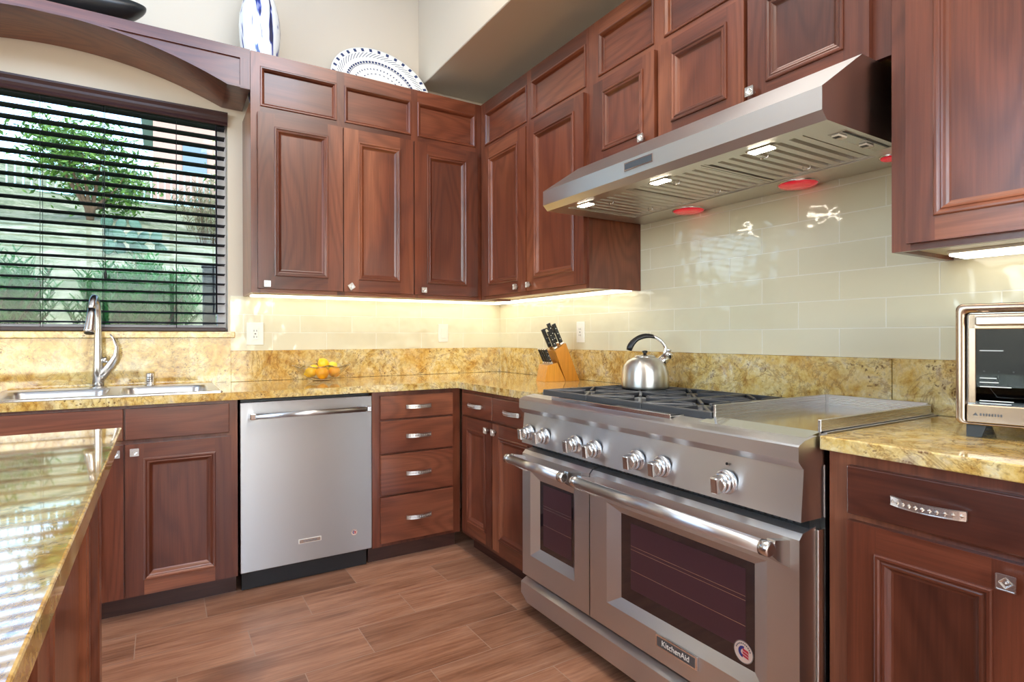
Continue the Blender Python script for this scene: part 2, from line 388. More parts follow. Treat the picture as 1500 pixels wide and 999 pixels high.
for nm, (x0, x1, y0, y1, z0, z1) in {'window_2': (RX0-.07, RX0-.03, -3.9, -1.3, .1, 3.3), 'window_3': (-4.0, -.8, RY0-.07, RY0-.03, .5, 2.9)}.items():
    r = empty(nm, ((x0+x1)/2, (y0+y1)/2, z0)); r['kind'] = 'structure'
    f = MB(); g = MB()
    ox, oy = (x0+x1)/2, (y0+y1)/2
    along_y = (y1-y0) > (x1-x0)
    for k in range(4):
        if along_y:
            t = y0+(y1-y0-.06)*k/3-oy; f.box(-.02, .02, t, t+.06, 0, z1-z0, frame_white)
        else:
            t = x0+(x1-x0-.06)*k/3-ox; f.box(t, t+.06, -.02, .02, 0, z1-z0, frame_white)
    for zz in (0, z1-z0-.06):
        f.box(x0-ox, x1-ox, y0-oy, y1-oy, zz, zz+.06, frame_white)
    f.build('window_frame', r)
    if along_y: g.box(-.003, .003, y0-oy, y1-oy, .05, z1-z0-.05, pane_m)
    else: g.box(x0-ox, x1-ox, -.003, .003, .05, z1-z0-.05, pane_m)
    g.build('window_pane', r)

# kitchen window: frame, pane
w1 = empty('window_1', ((WX0+WX1)/2, .1, WZ0)); w1['kind'] = 'structure'
hw = (WX1-WX0)/2; hh = WZ1-WZ0
f = MB()
f.box(-hw, -hw+.045, -.03, .03, 0, hh, frame_white, .003).box(hw-.045, hw, -.03, .03, 0, hh, frame_white, .003)
f.box(-hw+.045, hw-.045, -.03, .03, 0, .035, frame_white, .003).box(-hw+.045, hw-.045, -.03, .03, hh-.05, hh, frame_white, .003)
f.build('window_frame', w1)
MB().box(-hw+.04, hw-.04, -.003, .003, .03, hh-.045, pane_m).build('window_pane', w1)

# ---------------------------------------------------------------- tile, granite splash
mb = MB(); mb.box(-1.700, -.009, -.009, -.0005, 1.0825, 1.3787, tile_back); struct('wall_tile_back', mb)
mb = MB(); mb.box(-.009, -.0005, -3.9, -.0095, 1.0825, 1.3787, tile_right).box(-.009, -.0005, -2.642, -1.371, 1.3787, 1.75, tile_right); struct('wall_tile_right', mb)

mb = MB()
mb.box(-3.6, -1.700, -.020, -.0005, .9145, 1.151, granite_m)
mb.box(-3.6, -1.68, -.045, .066, 1.152, 1.185, granite_m, .004, 2)
tag(mb.build('window_backsplash'), 'tall golden granite splash and sill below the kitchen window', 'backsplash')
mb = MB(); mb.box(-1.6995, -.0205, -.020, -.0005, .9145, 1.082, granite_m, .0015)
tag(mb.build('granite_backsplash'), 'low golden granite backsplash strip behind the fruit bowl', 'backsplash')
mb = MB(); mb.box(-.020, -.0005, -2.50, -.0005, .9145, 1.082, granite_m, .0015)
tag(mb.build('granite_backsplash'), 'low granite backsplash strip behind the knife block and range', 'backsplash')
mb = MB(); mb.box(-.020, -.0005, -3.9, -2.502, .9145, 1.082, granite_m, .0015)
tag(mb.build('granite_backsplash'), 'low granite backsplash strip behind the toaster oven', 'backsplash')

# ---------------------------------------------------------------- worktops
CT, TK, DD = .914, .0335, .663
mb = MB()
SX0, SX1, SY0, SY1 = -2.60, -1.81, -.575, -.085
z0, z1 = CT-TK, CT
mb.box(-3.6, SX0, -DD, -.0205, z0, z1, granite_m).box(SX1, -.0205, -DD, -.0205, z0, z1, granite_m)
mb.box(SX0, SX1, -DD, SY0, z0, z1, granite_m).box(SX0, SX1, SY1, -.0205, z0, z1, granite_m)
mb.box(-DD, -.0205, -1.400, -DD, z0, z1, granite_m)
bmesh.ops.remove_doubles(mb.bm, verts=mb.bm.verts, dist=.0002)
tag(mb.build('worktop'), 'L-shaped golden granite worktop with the sink and fruit bowl', 'countertop')
mb = MB(); mb.box(-DD, -.0205, -3.9, -2.634, z0, z1, granite_m, .003, 2)
tag(mb.build('worktop'), 'golden granite worktop right of the range under the toaster oven', 'countertop')

# ---------------------------------------------------------------- cabinet parts
def front_frame(mb, w, h, st, rl, y=-.02, t=.02):
    """stiles and rails of a door; front at y"""
    e = .0025
    for (a, b_) in ((0, st), (w-st, w)): mb.box(a, b_, y, y+t, 0, h, wood_v)
    for (a, b_) in ((0, rl), (h-rl, h)): mb.box(st, w-st, y, y+t, a, b_, wood_h)
def rect_rings(mb, x0, x1, z0, z1, steps, mv, mh, fill=None):
    def loop(i): return [(x0+i, z0+i), (x1-i, z0+i), (x1-i, z1-i), (x0+i, z1-i)]
    for (i0, y0), (i1, y1) in zip(steps, steps[1:]):
        A, B = loop(i0), loop(i1)
        for k in range(4):
            j = (k+1) % 4
            mb.quad([(A[k][0], y0, A[k][1]), (A[j][0], y0, A[j][1]), (B[j][0], y1, B[j][1]), (B[k][0], y1, B[k][1])], mh if k in (0, 2) else mv)
    i, y = steps[-1]; L = loop(i)
    mb.quad([(L[0][0], y, L[0][1]), (L[1][0], y, L[1][1]), (L[2][0], y, L[2][1]), (L[3][0], y, L[3][1])], fill or mv)
MOULD = [(0, -.0200), (.0, -.0245), (.003, -.0262), (.008, -.0262), (.011, -.0228), (.014, -.0222), (.017, -.0236), (.021, -.0226), (.025, -.0170), (.030, -.0120), (.034, -.0105)]
def knob(parent, x, z, y=-.02, turn=0.0):
    mb = MB()
    mb.lathe([(.006, 0), (.005, -.014)], (0, 0, 0), pewter, 12, 'Y', True, True)
    s = .0145
    R = Matrix.Rotation(turn, 4, 'Y')
    mb.box(-s, s, -.020, -.014, -s, s, pewter, .0012, M=R)
    d = .0105
    rim = [(-s+.001, s-.001)]
    # raised diamond with a faceted centre
    pts = [(0, -d), (d, 0), (0, d), (-d, 0)]
    loops = [[R @ Vector((a*k, y_, c*k)) for a, c in pts] for k, y_ in ((1.15, -.0195), (1, -.0228), (.55, -.0205), (.42, -.0205), (.02, -.0245))]
    mb.loft(loops, pewter, False, True, False)
    for (a, b_) in ((-1, 0), (1, 0), (0, -1), (0, 1)):
        if a: mb.box(a*s-.0009, a*s+.0009, -.022, -.0195, -s, s, pewter, M=R)
        else: mb.box(-s, s, -.022, -.0195, b_*s-.0009, b_*s+.0009, pewter, M=R)
    o = mb.build('knob', parent, loc=(x, y, z)); return o
def pull(parent, x, z, y=-.02, L=.138, H=.0195):
    mb = MB(); n = 14; h = H/2; bars = []
    def prof(t):
        xx = (t-.5)*L; return xx, -.008-.020*math.sin(PI*t)**.8 if 0 < t < 1 else -.008
    lo = []
    for i in range(n+1):
        xx, yy = prof(i/n)
        lo.append([(xx, yy-.0035, -h), (xx, yy-.0035, h), (xx, yy+.0025, h), (xx, yy+.0025, -h)])
    mb.loft(lo, pewter, True, True, False)
    for i in range(11):                         # row of small raised diamonds
        xx, yy = prof((i+.5)/11); d = .0048
        pts = [(-d, 0), (0, -d), (d, 0), (0, d)]
        mb.loft([[(xx+a, yy-.0036, c) for a, c in pts], [(xx+a*.15, yy-.0066, c*.15) for a, c in pts]], pewter, False, True, False)
    for zz in (-h, h-.0016):                    # fine rims
        lo = []
        for i in range(n+1):
            xx, yy = prof(i/n); lo.append([(xx, yy-.0052, zz), (xx, yy-.0052, zz+.0016), (xx, yy-.003, zz+.0016), (xx, yy-.003, zz)])
        mb.loft(lo, pewter, True, True, False)
    for s in (-1, 1): mb.box(s*(L/2-.007)-.004, s*(L/2-.007)+.004, -.0105, 0, -.006, .006, pewter)
    return mb.build('handle', parent, loc=(x, y, z))
def door(root, x0, x1, z0, z1, kn=None, turn=0.0, st=.079, rl=.066):
    w, h = x1-x0, z1-z0; mb = MB()
    front_frame(mb, w, h, st, rl)
    rect_rings(mb, st-.002, w-st+.002, rl-.002, h-rl+.002, MOULD, wood_v, wood_h)
    o = mb.build('door', root, loc=(x0, 0, z0), recalc=False)
    if kn: knob(o, kn[0]-x0, kn[1]-z0, turn=turn)
    return o
def drawer(root, x0, x1, z0, z1, name='drawer', hd=True):
    w, h = x1-x0, z1-z0; mb = MB(); mb.box(0, w, -.02, 0, 0, h, wood_h, .003, 2)
    if name == 'drawer': mb.box(.02, w-.02, 0, .03, .02, h-.02, wood_h)
    o = mb.build(name, root, loc=(x0, 0, z0))
    if hd: pull(o, w/2, h/2)
    return o
def frieze(root, x0, x1, z0, z1):
    mb = MB(); w, h = x1-x0, z1-z0
    rect_rings(mb, 0, w, 0, h, [(0, 0), (0, -.004), (.003, -.006), (.008, -.006), (.012, -.002), (.016, .002), (.020, .012), (.022, .014)], wood_v, wood_h, wood_h)
    return mb.build('frieze_panel', root, loc=(x0, 0, z0), recalc=False)
def face_frame(root, w, z0, z1, openings, t=.02, name='face_frame'):
    mb = MB(); xs = sorted({0, w} | {a for o in openings for a in o[:2]}); zs = sorted({z0, z1} | {a for o in openings for a in o[2:]})
    for xa, xb in zip(xs, xs[1:]):
        runs = []; cur = None
        for za, zb in zip(zs, zs[1:]):
            cx, cz = (xa+xb)/2, (za+zb)/2
            hole = any(o[0] < cx < o[1] and o[2] < cz < o[3] for o in openings)
            if hole:
                if cur: runs.append(cur); cur = None
            else: cur = (cur[0], zb) if cur else (za, zb)
        if cur: runs.append(cur)
        full = len(runs) == 1 and runs[0] == (z0, z1)
        for a, b_ in runs: mb.box(xa, xb, 0, t, a, b_, wood_v if full else wood_h)
    return mb.build(name, root)
FR = .333
def upper(name, label, wall, u0, w, z0, z1, depth, friezes=(), left_back=0, group=None):
    if wall == 'B': root = empty(name, (u0, -FR, 0), 0, label, 'cabinet', group)
    else: root = empty(name, (-FR, u0, 0), -PI/2, label, 'cabinet', group)
    mb = MB()
    mb.box(0, .018, .02, depth, z0, z1-.25, wood_v).box(w-.018, w, .02, depth, z0, z1-.25, wood_v)
    mb.box(.018, w-.018, .02, depth, z1-.27, z1-.25, wood_h).box(.018, w-.018, depth-.01, depth, z0+.02, z1-.27, wood_v)
    mb.box(.018, w-.018, .035, depth-.01, z0+.02, z0+.035, wood_h)
    mb.build('body', root)
    MB().box(.018, w-.018, .02, depth-.012, z0+.012, z0+.02, cream_ply).build('underside', root)
    face_frame(root, w, z0, z1, [tuple(f_) for f_ in friezes])
    for f_ in friezes: frieze(root, *f_)
    return root
UB, UT = 1.379, 2.583
FZ0, FZ1 = 2.315, 2.514
# --- back wall, three doors
ux = -1.637
A = upper('wall_cabinet', 'walnut wall cabinet with three tall doors between the window and the corner', 'B', ux, 1.633, UB, UT, FR-.002,
          [(-1.593-ux, -1.214-ux, FZ0, FZ1), (-1.172-ux, -.791-ux, FZ0, FZ1), (-.751-ux, -.374-ux, FZ0, FZ1)])
door(A, -1.607-ux, -1.187-ux, 1.400, 2.280, (-1.567-ux, 1.422))
door(A, -1.181-ux, -.787-ux, 1.400, 2.280, (-1.147-ux, 1.427), turn=.95)
door(A, -.777-ux, -.366-ux, 1.400, 2.280, (-.728-ux, 1.425))
# --- right wall beside the corner, two doors
B = upper('wall_cabinet', 'walnut wall cabinet with two tall doors on the corner side of the hood', 'R', -.336, 1.034, UB, UT, FR-.002,
          [(.054, .515, FZ0, FZ1), (.556, 1.014, FZ0, FZ1)])
door(B, .050, .528, 1.400, 2.285, (.446, 1.428))
door(B, .538, 1.018, 1.400, 2.285, (.572, 1.430), st=.072)
# --- over the hood
C = upper('wall_cabinet', 'short walnut wall cabinet with three square doors above the steel hood', 'R', -1.371, 1.272, 1.915, UT, FR-.002,
          [(.069, .406, 2.325, FZ1+.004), (.461, .825, 2.325, FZ1+.004), (.870, 1.215, 2.325, FZ1+.004)])
door(C, .054, .425, 1.922, 2.291, (.368, 1.955), st=.063, rl=.054)
door(C, .448, .830, 1.922, 2.291, None, st=.068, rl=.054)
door(C, .845, 1.225, 1.922, 2.291, (.865, 1.958), st=.070, rl=.054)
# --- right of the hood
D = upper('wall_cabinet', 'walnut wall cabinet with tall doors right of the hood above the toaster oven', 'R', -2.6435, .90, UB, UT, FR-.002,
          [(.045, .405, FZ0, FZ1), (.445, .855, FZ0, FZ1)])
door(D, .042, .392, 1.396, 2.280, None, st=.066, rl=.063)
door(D, .402, .880, 1.396, 2.280, (.44, 1.428))

# --- arched valance beam over the window with a light shelf behind it
ax0, ax1 = -3.16, -1.639
br_ = empty('arched_valance', (ax0, -FR, 0), 0, 'arched walnut valance beam spanning above the kitchen window', 'valance')
W_ = ax1-ax0; cxm = W_/2 - .02; hwid = (-1.738-ax0)-cxm
def arc(x, lift=0.0):
    t = min(abs(x-cxm)/hwid, 1); return 2.389+lift+.147*(1-t*t)
mb = MB()
mb.box(0, W_, 0, .022, 2.534, 2.585, wood_h)
for a, b_ in ((0, .045), (W_-.045, W_)): mb.box(a, b_, 0, .022, 2.386, 2.534, wood_v)
mb.build('face_frame', br_)
n = 40; xa, xb = .045, W_-.045
mb = MB()
xs = [xa+(xb-xa)*i/n for i in range(n+1)]
for y_ in (.010, .022):
    for i in range(n):
        p, q = xs[i], xs[i+1]
        zp, zq = min(arc(p), 2.534), min(arc(q), 2.534)
        mb.quad([(p, y_, zp), (q, y_, zq), (q, y_, 2.540), (p, y_, 2.540)], wood_h)
mb.build('arch_panel', br_)
mb = MB(); xs = [W_*i/60 for i in range(61)]
for i in range(60):
    p, q = xs[i], xs[i+1]; zp, zq = arc(p), arc(q)
    mb.quad([(p, -.001, zp), (q, -.001, zq), (q, FR-.003, zq), (p, FR-.003, zp)], wood_h)
    mb.quad([(p, -.001, zp-.0), (q, -.001, zq-.0), (q, -.001, zq+.010), (p, -.001, zp+.010)], wood_h)
    mb.quad([(p, -.001, zp+.010), (q, -.001, zq+.010), (q, .012, zq+.010), (p, .012, zp+.010)], wood_h)
    mb.quad([(p, .012, zp+.010), (q, .012, zq+.010), (q, FR-.003, zq+.010), (p, FR-.003, zp+.010)], wood_h)
mb.build('arch_soffit', br_)
MB().box(0, W_-.055, .022, FR-.003, 2.555, 2.573, wood_h).build('top_shelf', br_)

# ---------------------------------------------------------------- under-cabinet light bars
def light_bar(x0, y0, x1, y1, z, label, group='light bars under the wall cabinets'):
    r = empty('light_bar', ((x0+x1)/2, (y0+y1)/2, z), 0, label, 'light', group)
    hx, hy = abs(x1-x0)/2, abs(y1-y0)/2
    MB().box(-hx, hx, -hy, hy, .0, .0075, white_plastic).build('housing', r)
    MB().box(-hx+.003, hx-.003, -hy+.003, hy-.003, -.008, -.0005, led_m, .003, 2).build('diffuser', r)
light_bar(-1.61, -.135, -.045, -.035, UB+.004, 'white light bar under the three-door cabinet beside the window')
light_bar(-.135, -1.345, -.035, -.145, UB+.004, 'white light bar under the two-door cabinet left of the hood')
light_bar(-.150, -3.40, -.040, -2.70, UB+.004, 'white light bar under the cabinet above the toaster oven')

# ---------------------------------------------------------------- base cabinets
FB = .625
def base(name, label, wall, u0, w, depth=.60, kick=True, kick_d=.07, z1=.879, openings=(), group=None):
    if wall == 'B': root = empty(name, (u0, -FB, 0), 0, label, 'cabinet', group)
    elif wall == 'R': root = empty(name, (-FB, u0, 0), -PI/2, label, 'cabinet', group)
    mb = MB()
    mb.box(0, .018, .02, depth, .095, z1, wood_v).box(w-.018, w, .02, depth, .095, z1, wood_v).box(.018, w-.018, .02, depth, .095, .113, wood_h).box(.018, w-.018, depth-.01, depth, .113, z1, wood_v)
    mb.build('body', root)
    face_frame(root, w, .092, z1, openings)
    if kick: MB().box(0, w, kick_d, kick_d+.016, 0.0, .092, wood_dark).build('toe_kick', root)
    return root
su = -2.655
S = base('sink_cabinet', 'walnut sink cabinet with two doors and false drawer fronts under the sink', 'B', su, .925)
drawer(S, -2.618-su, -2.150-su, .737, .866, 'false_drawer_front', False); drawer(S, -2.144-su, -1.764-su, .737, .866, 'false_drawer_front', False)
door(S, -2.618-su, -2.150-su, .100, .720, (-2.176-su, .688), st=.075)
door(S, -2.144-su, -1.757-su, .100, .720, (-2.112-su, .690), st=.064, rl=.062)
L = base('base_cabinet', 'walnut base cabinet left of the sink cabinet', 'B', -3.58, .920)
drawer(L, .03, .89, .737, .866)
door(L, .03, .455, .100, .720, (.42, .69)); door(L, .463, .89, .100, .720, (.50, .69))
du = -1.1185
G = base('drawer_cabinet', 'walnut cabinet with four stacked drawers right of the dishwasher', 'B', du, .490)
for za, zb in ((.738, .856), (.566, .729), (.354, .557), (.112, .345)): drawer(G, -1.081-du, -.678-du, za, zb)
E_ = base('base_cabinet', 'walnut corner base cabinet with two drawers and two doors left of the range', 'R', -.647, .754)
drawer(E_, .036, .358, .744, .858); drawer(E_, .364, .742, .744, .858)
door(E_, .036, .358, .120, .733, (.326, .694), st=.062, rl=.06); door(E_, .364, .742, .120, .733, (.398, .694), st=.062, rl=.06)
H_ = base('base_cabinet', 'walnut base cabinet with a drawer and door right of the range', 'R', -2.6375, .90)
drawer(H_, .0505, .388, .738, .851); drawer(H_, .396, .86, .738, .851)
door(H_, .0505, .388, .110, .722, (.352, .688), st=.064, rl=.062); door(H_, .396, .86, .110, .722, (.43, .688))

# ---------------------------------------------------------------- dishwasher
dx0, dx1 = -1.721, -1.122
dw = empty('dishwasher', (dx0, -.63, 0), 0, 'stainless steel dishwasher with a bar handle under the worktop', 'dishwasher')
wd = dx1-dx0
MB().box(.006, wd-.006, .03, .58, .10, .872, black).build('tub', dw)
steel_dw = brushed('dishwasher_steel', 'X', (.43, .425, .43, 1), .36, .85)
dr = MB(); dr.box(0, wd, -.004, .028, .100, .8625, steel_dw, .003, 2); drd = dr.build('door', dw)
hb = MB(); hb.tube([(.058, -.052, .803), (wd-.045, -.052, .803)], .0125, steel_x, 16)
for xx in (.045, wd-.032):
    hb.box(xx-.010, xx+.014, -.060, -.006, .790, .817, polished, .003, 2)
hb.build('handle', drd)
MB().box(.012, wd-.012, .055, .07, .004, .098, black).build('toe_kick', dw)
bx = -1.474-dx0
bd = MB(); bd.box(bx, bx+.104, -.0068, -.0045, .187, .2085, white_plastic, .0008).box(bx+.004, bx+.100, -.0074, -.0066, .190, .2055, satin)
bdg = bd.build('badge', drd)
text_mesh('KitchenAid', .0135, grey_ink, 'lettering', bdg, (bx+.052, -.0078, .1975), (PI/2, 0, 0))
def sticker(parent, M4, r=.0165):
    mb = MB()
    def disc(rad, y, m, a0=0, a1=2*PI, r0=0):
        n = 28; o = [(rad*math.cos(a0+(a1-a0)*i/n), rad*math.sin(a0+(a1-a0)*i/n)) for i in range(n+1)]
        i_ = [(r0*math.cos(a0+(a1-a0)*i/n), r0*math.sin(a0+(a1-a0)*i/n)) for i in range(n+1)]
        for k in range(n):
            P = [(o[k][0], y, o[k][1]), (o[k+1][0], y, o[k+1][1]), (i_[k+1][0], y, i_[k+1][1]), (i_[k][0], y, i_[k][1])]
            if r0 == 0: P = P[:3]
            mb.quad([M4 @ Vector(p) for p in P], m)
    disc(r, -.0004, sticker_m); disc(r*.99, -.0006, grey_ink, r0=r*.94)
    for k in range(11):                          # ring of tiny letters round the upper half
        a = .35+k*(PI-.7)/10; disc_r = r*.74
        c, s = math.cos(a)*disc_r, math.sin(a)*disc_r; q = r*.07
        mb.quad([M4 @ Vector(p) for p in ((c-q, -.0008, s-q), (c+q*.6, -.0008, s-q), (c+q*.6, -.0008, s+q), (c-q, -.0008, s+q))], grey_ink)
    disc(r*.52, -.0008, navy_ink, PI*.45, PI*1.45, r*.26)
    for k, (a, b_) in enumerate(((.12, .34), (-.14, .06), (-.38, -.2))):
        mb.quad([M4 @ Vector(p) for p in ((-.05*r, -.0009, a*r), (.55*r, -.0009, (a-.12)*r), (.5*r, -.0009, (b_-.10)*r), (-.1*r, -.0009, b_*r))], red_ink)
    return mb.build('sticker', parent, recalc=False)
sticker(drd, Matrix.Translation((-1.212-dx0, -.0045, .196)), .0165)

# ---------------------------------------------------------------- range (local x = -worldY from -1.41, local -y = into room)
rg = empty('range', (-.02, -1.405, 0), -PI/2, 'wide stainless gas range with two ovens, seven knobs and a griddle', 'range')
RW = 1.224
def P(X, Y): return (-1.405-Y, X+.02)     # world (X,Y) -> local (x,y)
# local y = X+.02 (negative toward room)
Yp = lambda X: X+.02
mb = MB()
mb.box(0, RW, -.61, -.002, .09, .905, steel_z).box(0, RW, -.6385, -.61, .145, .682, satin, .001)
mb.build('body', rg)
mb = MB()   # top deck with recessed burner wells
mb.box(0, .012, -.60, -.002, .905, .916, steel_z).box(RW-.012, RW, -.60, -.002, .905, .916, steel_z)
mb.box(.012, RW-.012, -.030, -.002, .905, .922, steel_y)
mb.box(.012, .895, -.60, -.030, .905, .9065, black_gloss)
mb.build('cooktop', rg)
mb = MB()   # bullnose
prof = [(-.606, .9055), (-.645, .9120), (-.695, .9050), (-.716, .8965), (-.7205, .892), (-.7205, .858), (-.716, .852), (-.702, .838), (-.606, .838)]
mb.prism([(y, z) for y, z in prof], 'X', 0, RW, steel_x)
mb.build('bullnose', rg)
mb = MB(); mb.prism([(-.606, .8375), (-.6960, .8375), (-.7080, .712), (-.606, .709)], 'X', .002, RW-.002, steel_x)
cp = mb.build('control_panel', rg)
mb = MB()   # shallow front tray let into the bullnose
tx0, tx1 = .19, .80
mb.box(tx0, tx1, -.686, -.628, .9105, .9135, polished, .001).box(tx0+.012, tx1-.012, -.680, -.634, .9136, .9142, black_gloss)
mb.box(tx0, tx1, -.691, -.686, .905, .9185, polished, .001)
for k in range(26): mb.box(tx0+.33+k*.0105, tx0+.336+k*.0105, -.676, -.640, .9143, .9150, iron)
mb.build('front_tray', rg)
# knobs
def range_knob(Y, Z):
    x = -1.405-Y; k = empty('control_knob', (0, 0, 0)); k.parent = rg; bpy.data.objects.remove(k)
    mb = MB(); tilt = Matrix.Translation((x, -.7045, Z)) @ Matrix.Rotation(math.radians(5.5), 4, 'X')
    mb.lathe([(.0335, 0), (.0335, -.006), (.031, -.0085), (.0285, -.0090), (.0285, -.0120)], (0, 0, 0), steel_y, 36, 'Y', True, True, M=tilt)
    mb.lathe([(.0265, -.0115), (.0265, -.0235), (.0245, -.0265), (.0225, -.0265)], (0, 0, 0), polished, 36, 'Y', True, True, M=tilt)
    mb.lathe([(.0225, -.026), (.0225, -.036), (.020, -.040)], (0, 0, 0), satin, 30, 'Y', True, True, M=tilt)
    mb.box(-.0115, .0115, -.056, -.030, -.0225, .0225, satin, .004, 2, M=tilt)
    return mb.build('control_knob', rg)
for Y, Z in ((-1.463, .762), (-1.572, .762), (-1.768, .762), (-1.878, .762), (-2.083, .762), (-2.190, .762), (-2.418, .765)): range_knob(Y, Z)
mb = MB(); mb.lathe([(.004, 0), (.004, -.002)], (-1.405+2.418, -.7035, .812), black, 12, 'Y', True, True); mb.build('indicator', rg)
# vent slot between panel and doors
mb = MB(); mb.box(.01, RW-.01, -.66, -.61, .682, .709, dark_gap)
for k in range(60): mb.box(.03+k*.0195, .042+k*.0195, -.664, -.6601, .694, .704, iron)
mb.build('vent', rg)
# doors
def oven_door(x0, x1, o, i, hx, label=None):
    """o: outer bevel rect, i: window rect in (x0,x1,z0,z1) local"""
    mb = MB(); yf = -.708; yb = -.640; z0, z1 = .165, .690
    # outer shell: front plane with a hole, sloped top
    xs = [x0, o[0], o[1], x1]; zs = [z0, o[2], o[3], .668]
    for a in range(3):
        for b_ in range(3):
            if a == 1 and b_ == 1: continue
            mb.quad([(xs[a], yf, zs[b_]), (xs[a+1], yf, zs[b_]), (xs[a+1], yf, zs[b_+1]), (xs[a], yf, zs[b_+1])], steel_z)
    mb.quad([(x0, yf, .668), (x1, yf, .668), (x1, yf+.014, .682), (x0, yf+.014, .682)], steel_x)
    mb.quad([(x0, yf+.014, .682), (x1, yf+.014, .682), (x1, yb, z1), (x0, yb, z1)], steel_x)
    for xx in (x0, x1): mb.bm.faces.new([mb.bm.verts.new(p) for p in ((xx, yf, z0), (xx, yf, .668), (xx, yf+.014, .682), (xx, yb, z1), (xx, yb, z0))]).material_index = mb.mi(steel_z)
    mb.quad([(x0, yf, z0), (x1, yf, z0), (x1, yb, z0), (x0, yb, z0)], steel_x)
    mb.quad([(x0, yb, z0), (x1, yb, z0), (x1, yb, z1), (x0, yb, z1)], black)
    O = [(o[0], o[2]), (o[1], o[2]), (o[1], o[3]), (o[0], o[3])]; I = [(i[0], i[2]), (i[1], i[2]), (i[1], i[3]), (i[0], i[3])]
    for k in range(4):
        j = (k+1) % 4
        mb.quad([(O[k][0], yf, O[k][1]), (O[j][0], yf, O[j][1]), (I[j][0], yf+.017, I[j][1]), (I[k][0], yf+.017, I[k][1])], steel_x if k in (0, 2) else steel_z)
    d = mb.build('oven_door', rg, recalc=False)
    g = MB(); g.box(i[0]-.001, i[1]+.001, yf+.0172, yf+.0215, i[2]-.001, i[3]+.001, oven_glass)
    b2 = .022 if (i[1]-i[0]) < .3 else .045
    gg = g.build('oven_window', d)
    g = MB(); g.box(i[0]+b2, i[1]-b2*.6, yf+.0166, yf+.0171, i[2]+b2, i[3]-b2*.5, oven_inner)
    for q in (.38, .62, .66): g.box(i[0]+b2, i[1]-b2*.6, yf+.0162, yf+.01655, i[2]+(i[3]-i[2])*q, i[2]+(i[3]-i[2])*q+.0014, satin)
    g.build('rack', gg)
    h = MB(); ym = -.785; zh = .655
    h.tube([(hx[0], ym, zh), (hx[1], ym, zh)], .0175, steel_x, 24)
    for xx, s in ((hx[0], 1), (hx[1], -1)):
        h.lathe([(.014, -s*.0035), (.0180, -s*.001), (.0190, 0), (.0190, s*.022), (.0172, s*.023)], (xx, ym, zh), satin, 24, 'X', True, False)
        xa_, xb_ = (xx, xx+.022) if s > 0 else (xx-.022, xx)
        prof_ = [(ym+.006, zh-.016), (ym+.03, zh-.034), (yf+.001, zh-.060), (yf+.001, zh+.006), (ym+.02, zh+.017)]
        h.prism(prof_, 'X', xa_, xb_, satin)
    h.build('handle', d)
    return d, gg
Lx = lambda Y: -1.405-Y
d1, g1 = oven_door(.006, .4405, (Lx(-1.469), Lx(-1.762), .256, .604), (Lx(-1.516), Lx(-1.735), .292, .570), (.008, .395))
d2, g2 = oven_door(.4455, RW-.006, (Lx(-1.938), Lx(-2.538), .250, .592), (Lx(-1.992), Lx(-2.492), .284, .566), (.448, RW-.030))
bd = MB(); xb = Lx(-2.168); bd.box(xb, xb+.158, -.7155, -.7085, .210, .250, polished, .0015).box(xb+.007, xb+.151, -.7162, -.7154, .216, .244, grey_ink)
bdg = bd.build('badge', d2)
text_mesh('KitchenAid', .0235, white_plastic, 'lettering', bdg, (xb+.079, -.7166, .230), (PI/2, 0, 0))
sticker(g2, Matrix.Translation((Lx(-2.459), -.6919, .322)), .0295)
# kick panel with sloped top and cut corners, feet
mb = MB()
zt, zb = .140, .058
pl = [(.004, zb+.028), (.035, zb+.010), (.050, zb), (RW-.050, zb), (RW-.035, zb+.010), (RW-.004, zb+.028), (RW-.004, zt-.008), (.004, zt-.008)]
mb.prism(pl, 'Y', -.7155, -.6655, steel_x)
mb.quad([(.004, -.7155, zt-.008), (RW-.004, -.7155, zt-.008), (RW-.004, -.690, zt+.006), (.004, -.690, zt+.006)], steel_x)
mb.box(.004, RW-.004, -.690, -.6655, zt-.009, zt+.006, steel_x)
mb.build('kick_panel', rg)
for xx in (.07, RW-.07):
    for yy in (-.60, -.10): MB().lathe([(.018, 0), (.018, .012), (.012, .014), (.012, .092)], (xx, yy, 0), black, 16, 'Z', True, True).build('leg', rg)
# grates and burners
def grate(x0):
    w = .2885; mb = MB(); zt_ = .930; y0, y1 = -.612, -.05
    mb.box(x0, x0+w, y0, y0+.016, .893, zt_, iron, .003).box(x0, x0+w, y1-.014, y1, .907, zt_, iron, .003)
    for xx in (x0, x0+w-.014): mb.box(xx, xx+.014, y0+.016, y1-.014, .910, zt_, iron, .003)
    ym = (y0+y1)/2; mb.box(x0+.014, x0+w-.014, ym-.007, ym+.007, .912, zt_, iron, .003)
    xm = x0+w/2
    for yc in ((y0+ym)/2, (y1+ym)/2):
        for k in range(8):
            a = k*PI/4; dx, dy = math.cos(a), math.sin(a)
            R0 = .032; R1 = min((w/2-.010)/abs(dx) if abs(dx) > .01 else 9, ((ym-y0)/2-.008)/abs(dy) if abs(dy) > .01 else 9)
            M_ = Matrix.Translation((xm, yc, 0)) @ Matrix.Rotation(a, 4, 'Z')
            mb.box(R0, R1, -.0055, .0055, .914, zt_+.001, iron, .003, M=M_)
    g = mb.build('grate', rg)
    for yc in ((y0+ym)/2, (y1+ym)/2):
        b_ = MB(); b_.lathe([(.052, .9066), (.050, .913), (.036, .914), (.036, .921), (.030, .9245), (0.0005, .9250)], (xm, yc, 0), iron, 28, 'Z', True, True)
        b_.lathe([(.060, .9066), (.058, .9085), (.053, .9085)], (xm, yc, 0), satin, 28)
        b_.build('burner', rg)
for k in range(3): grate(.018+k*.2905)
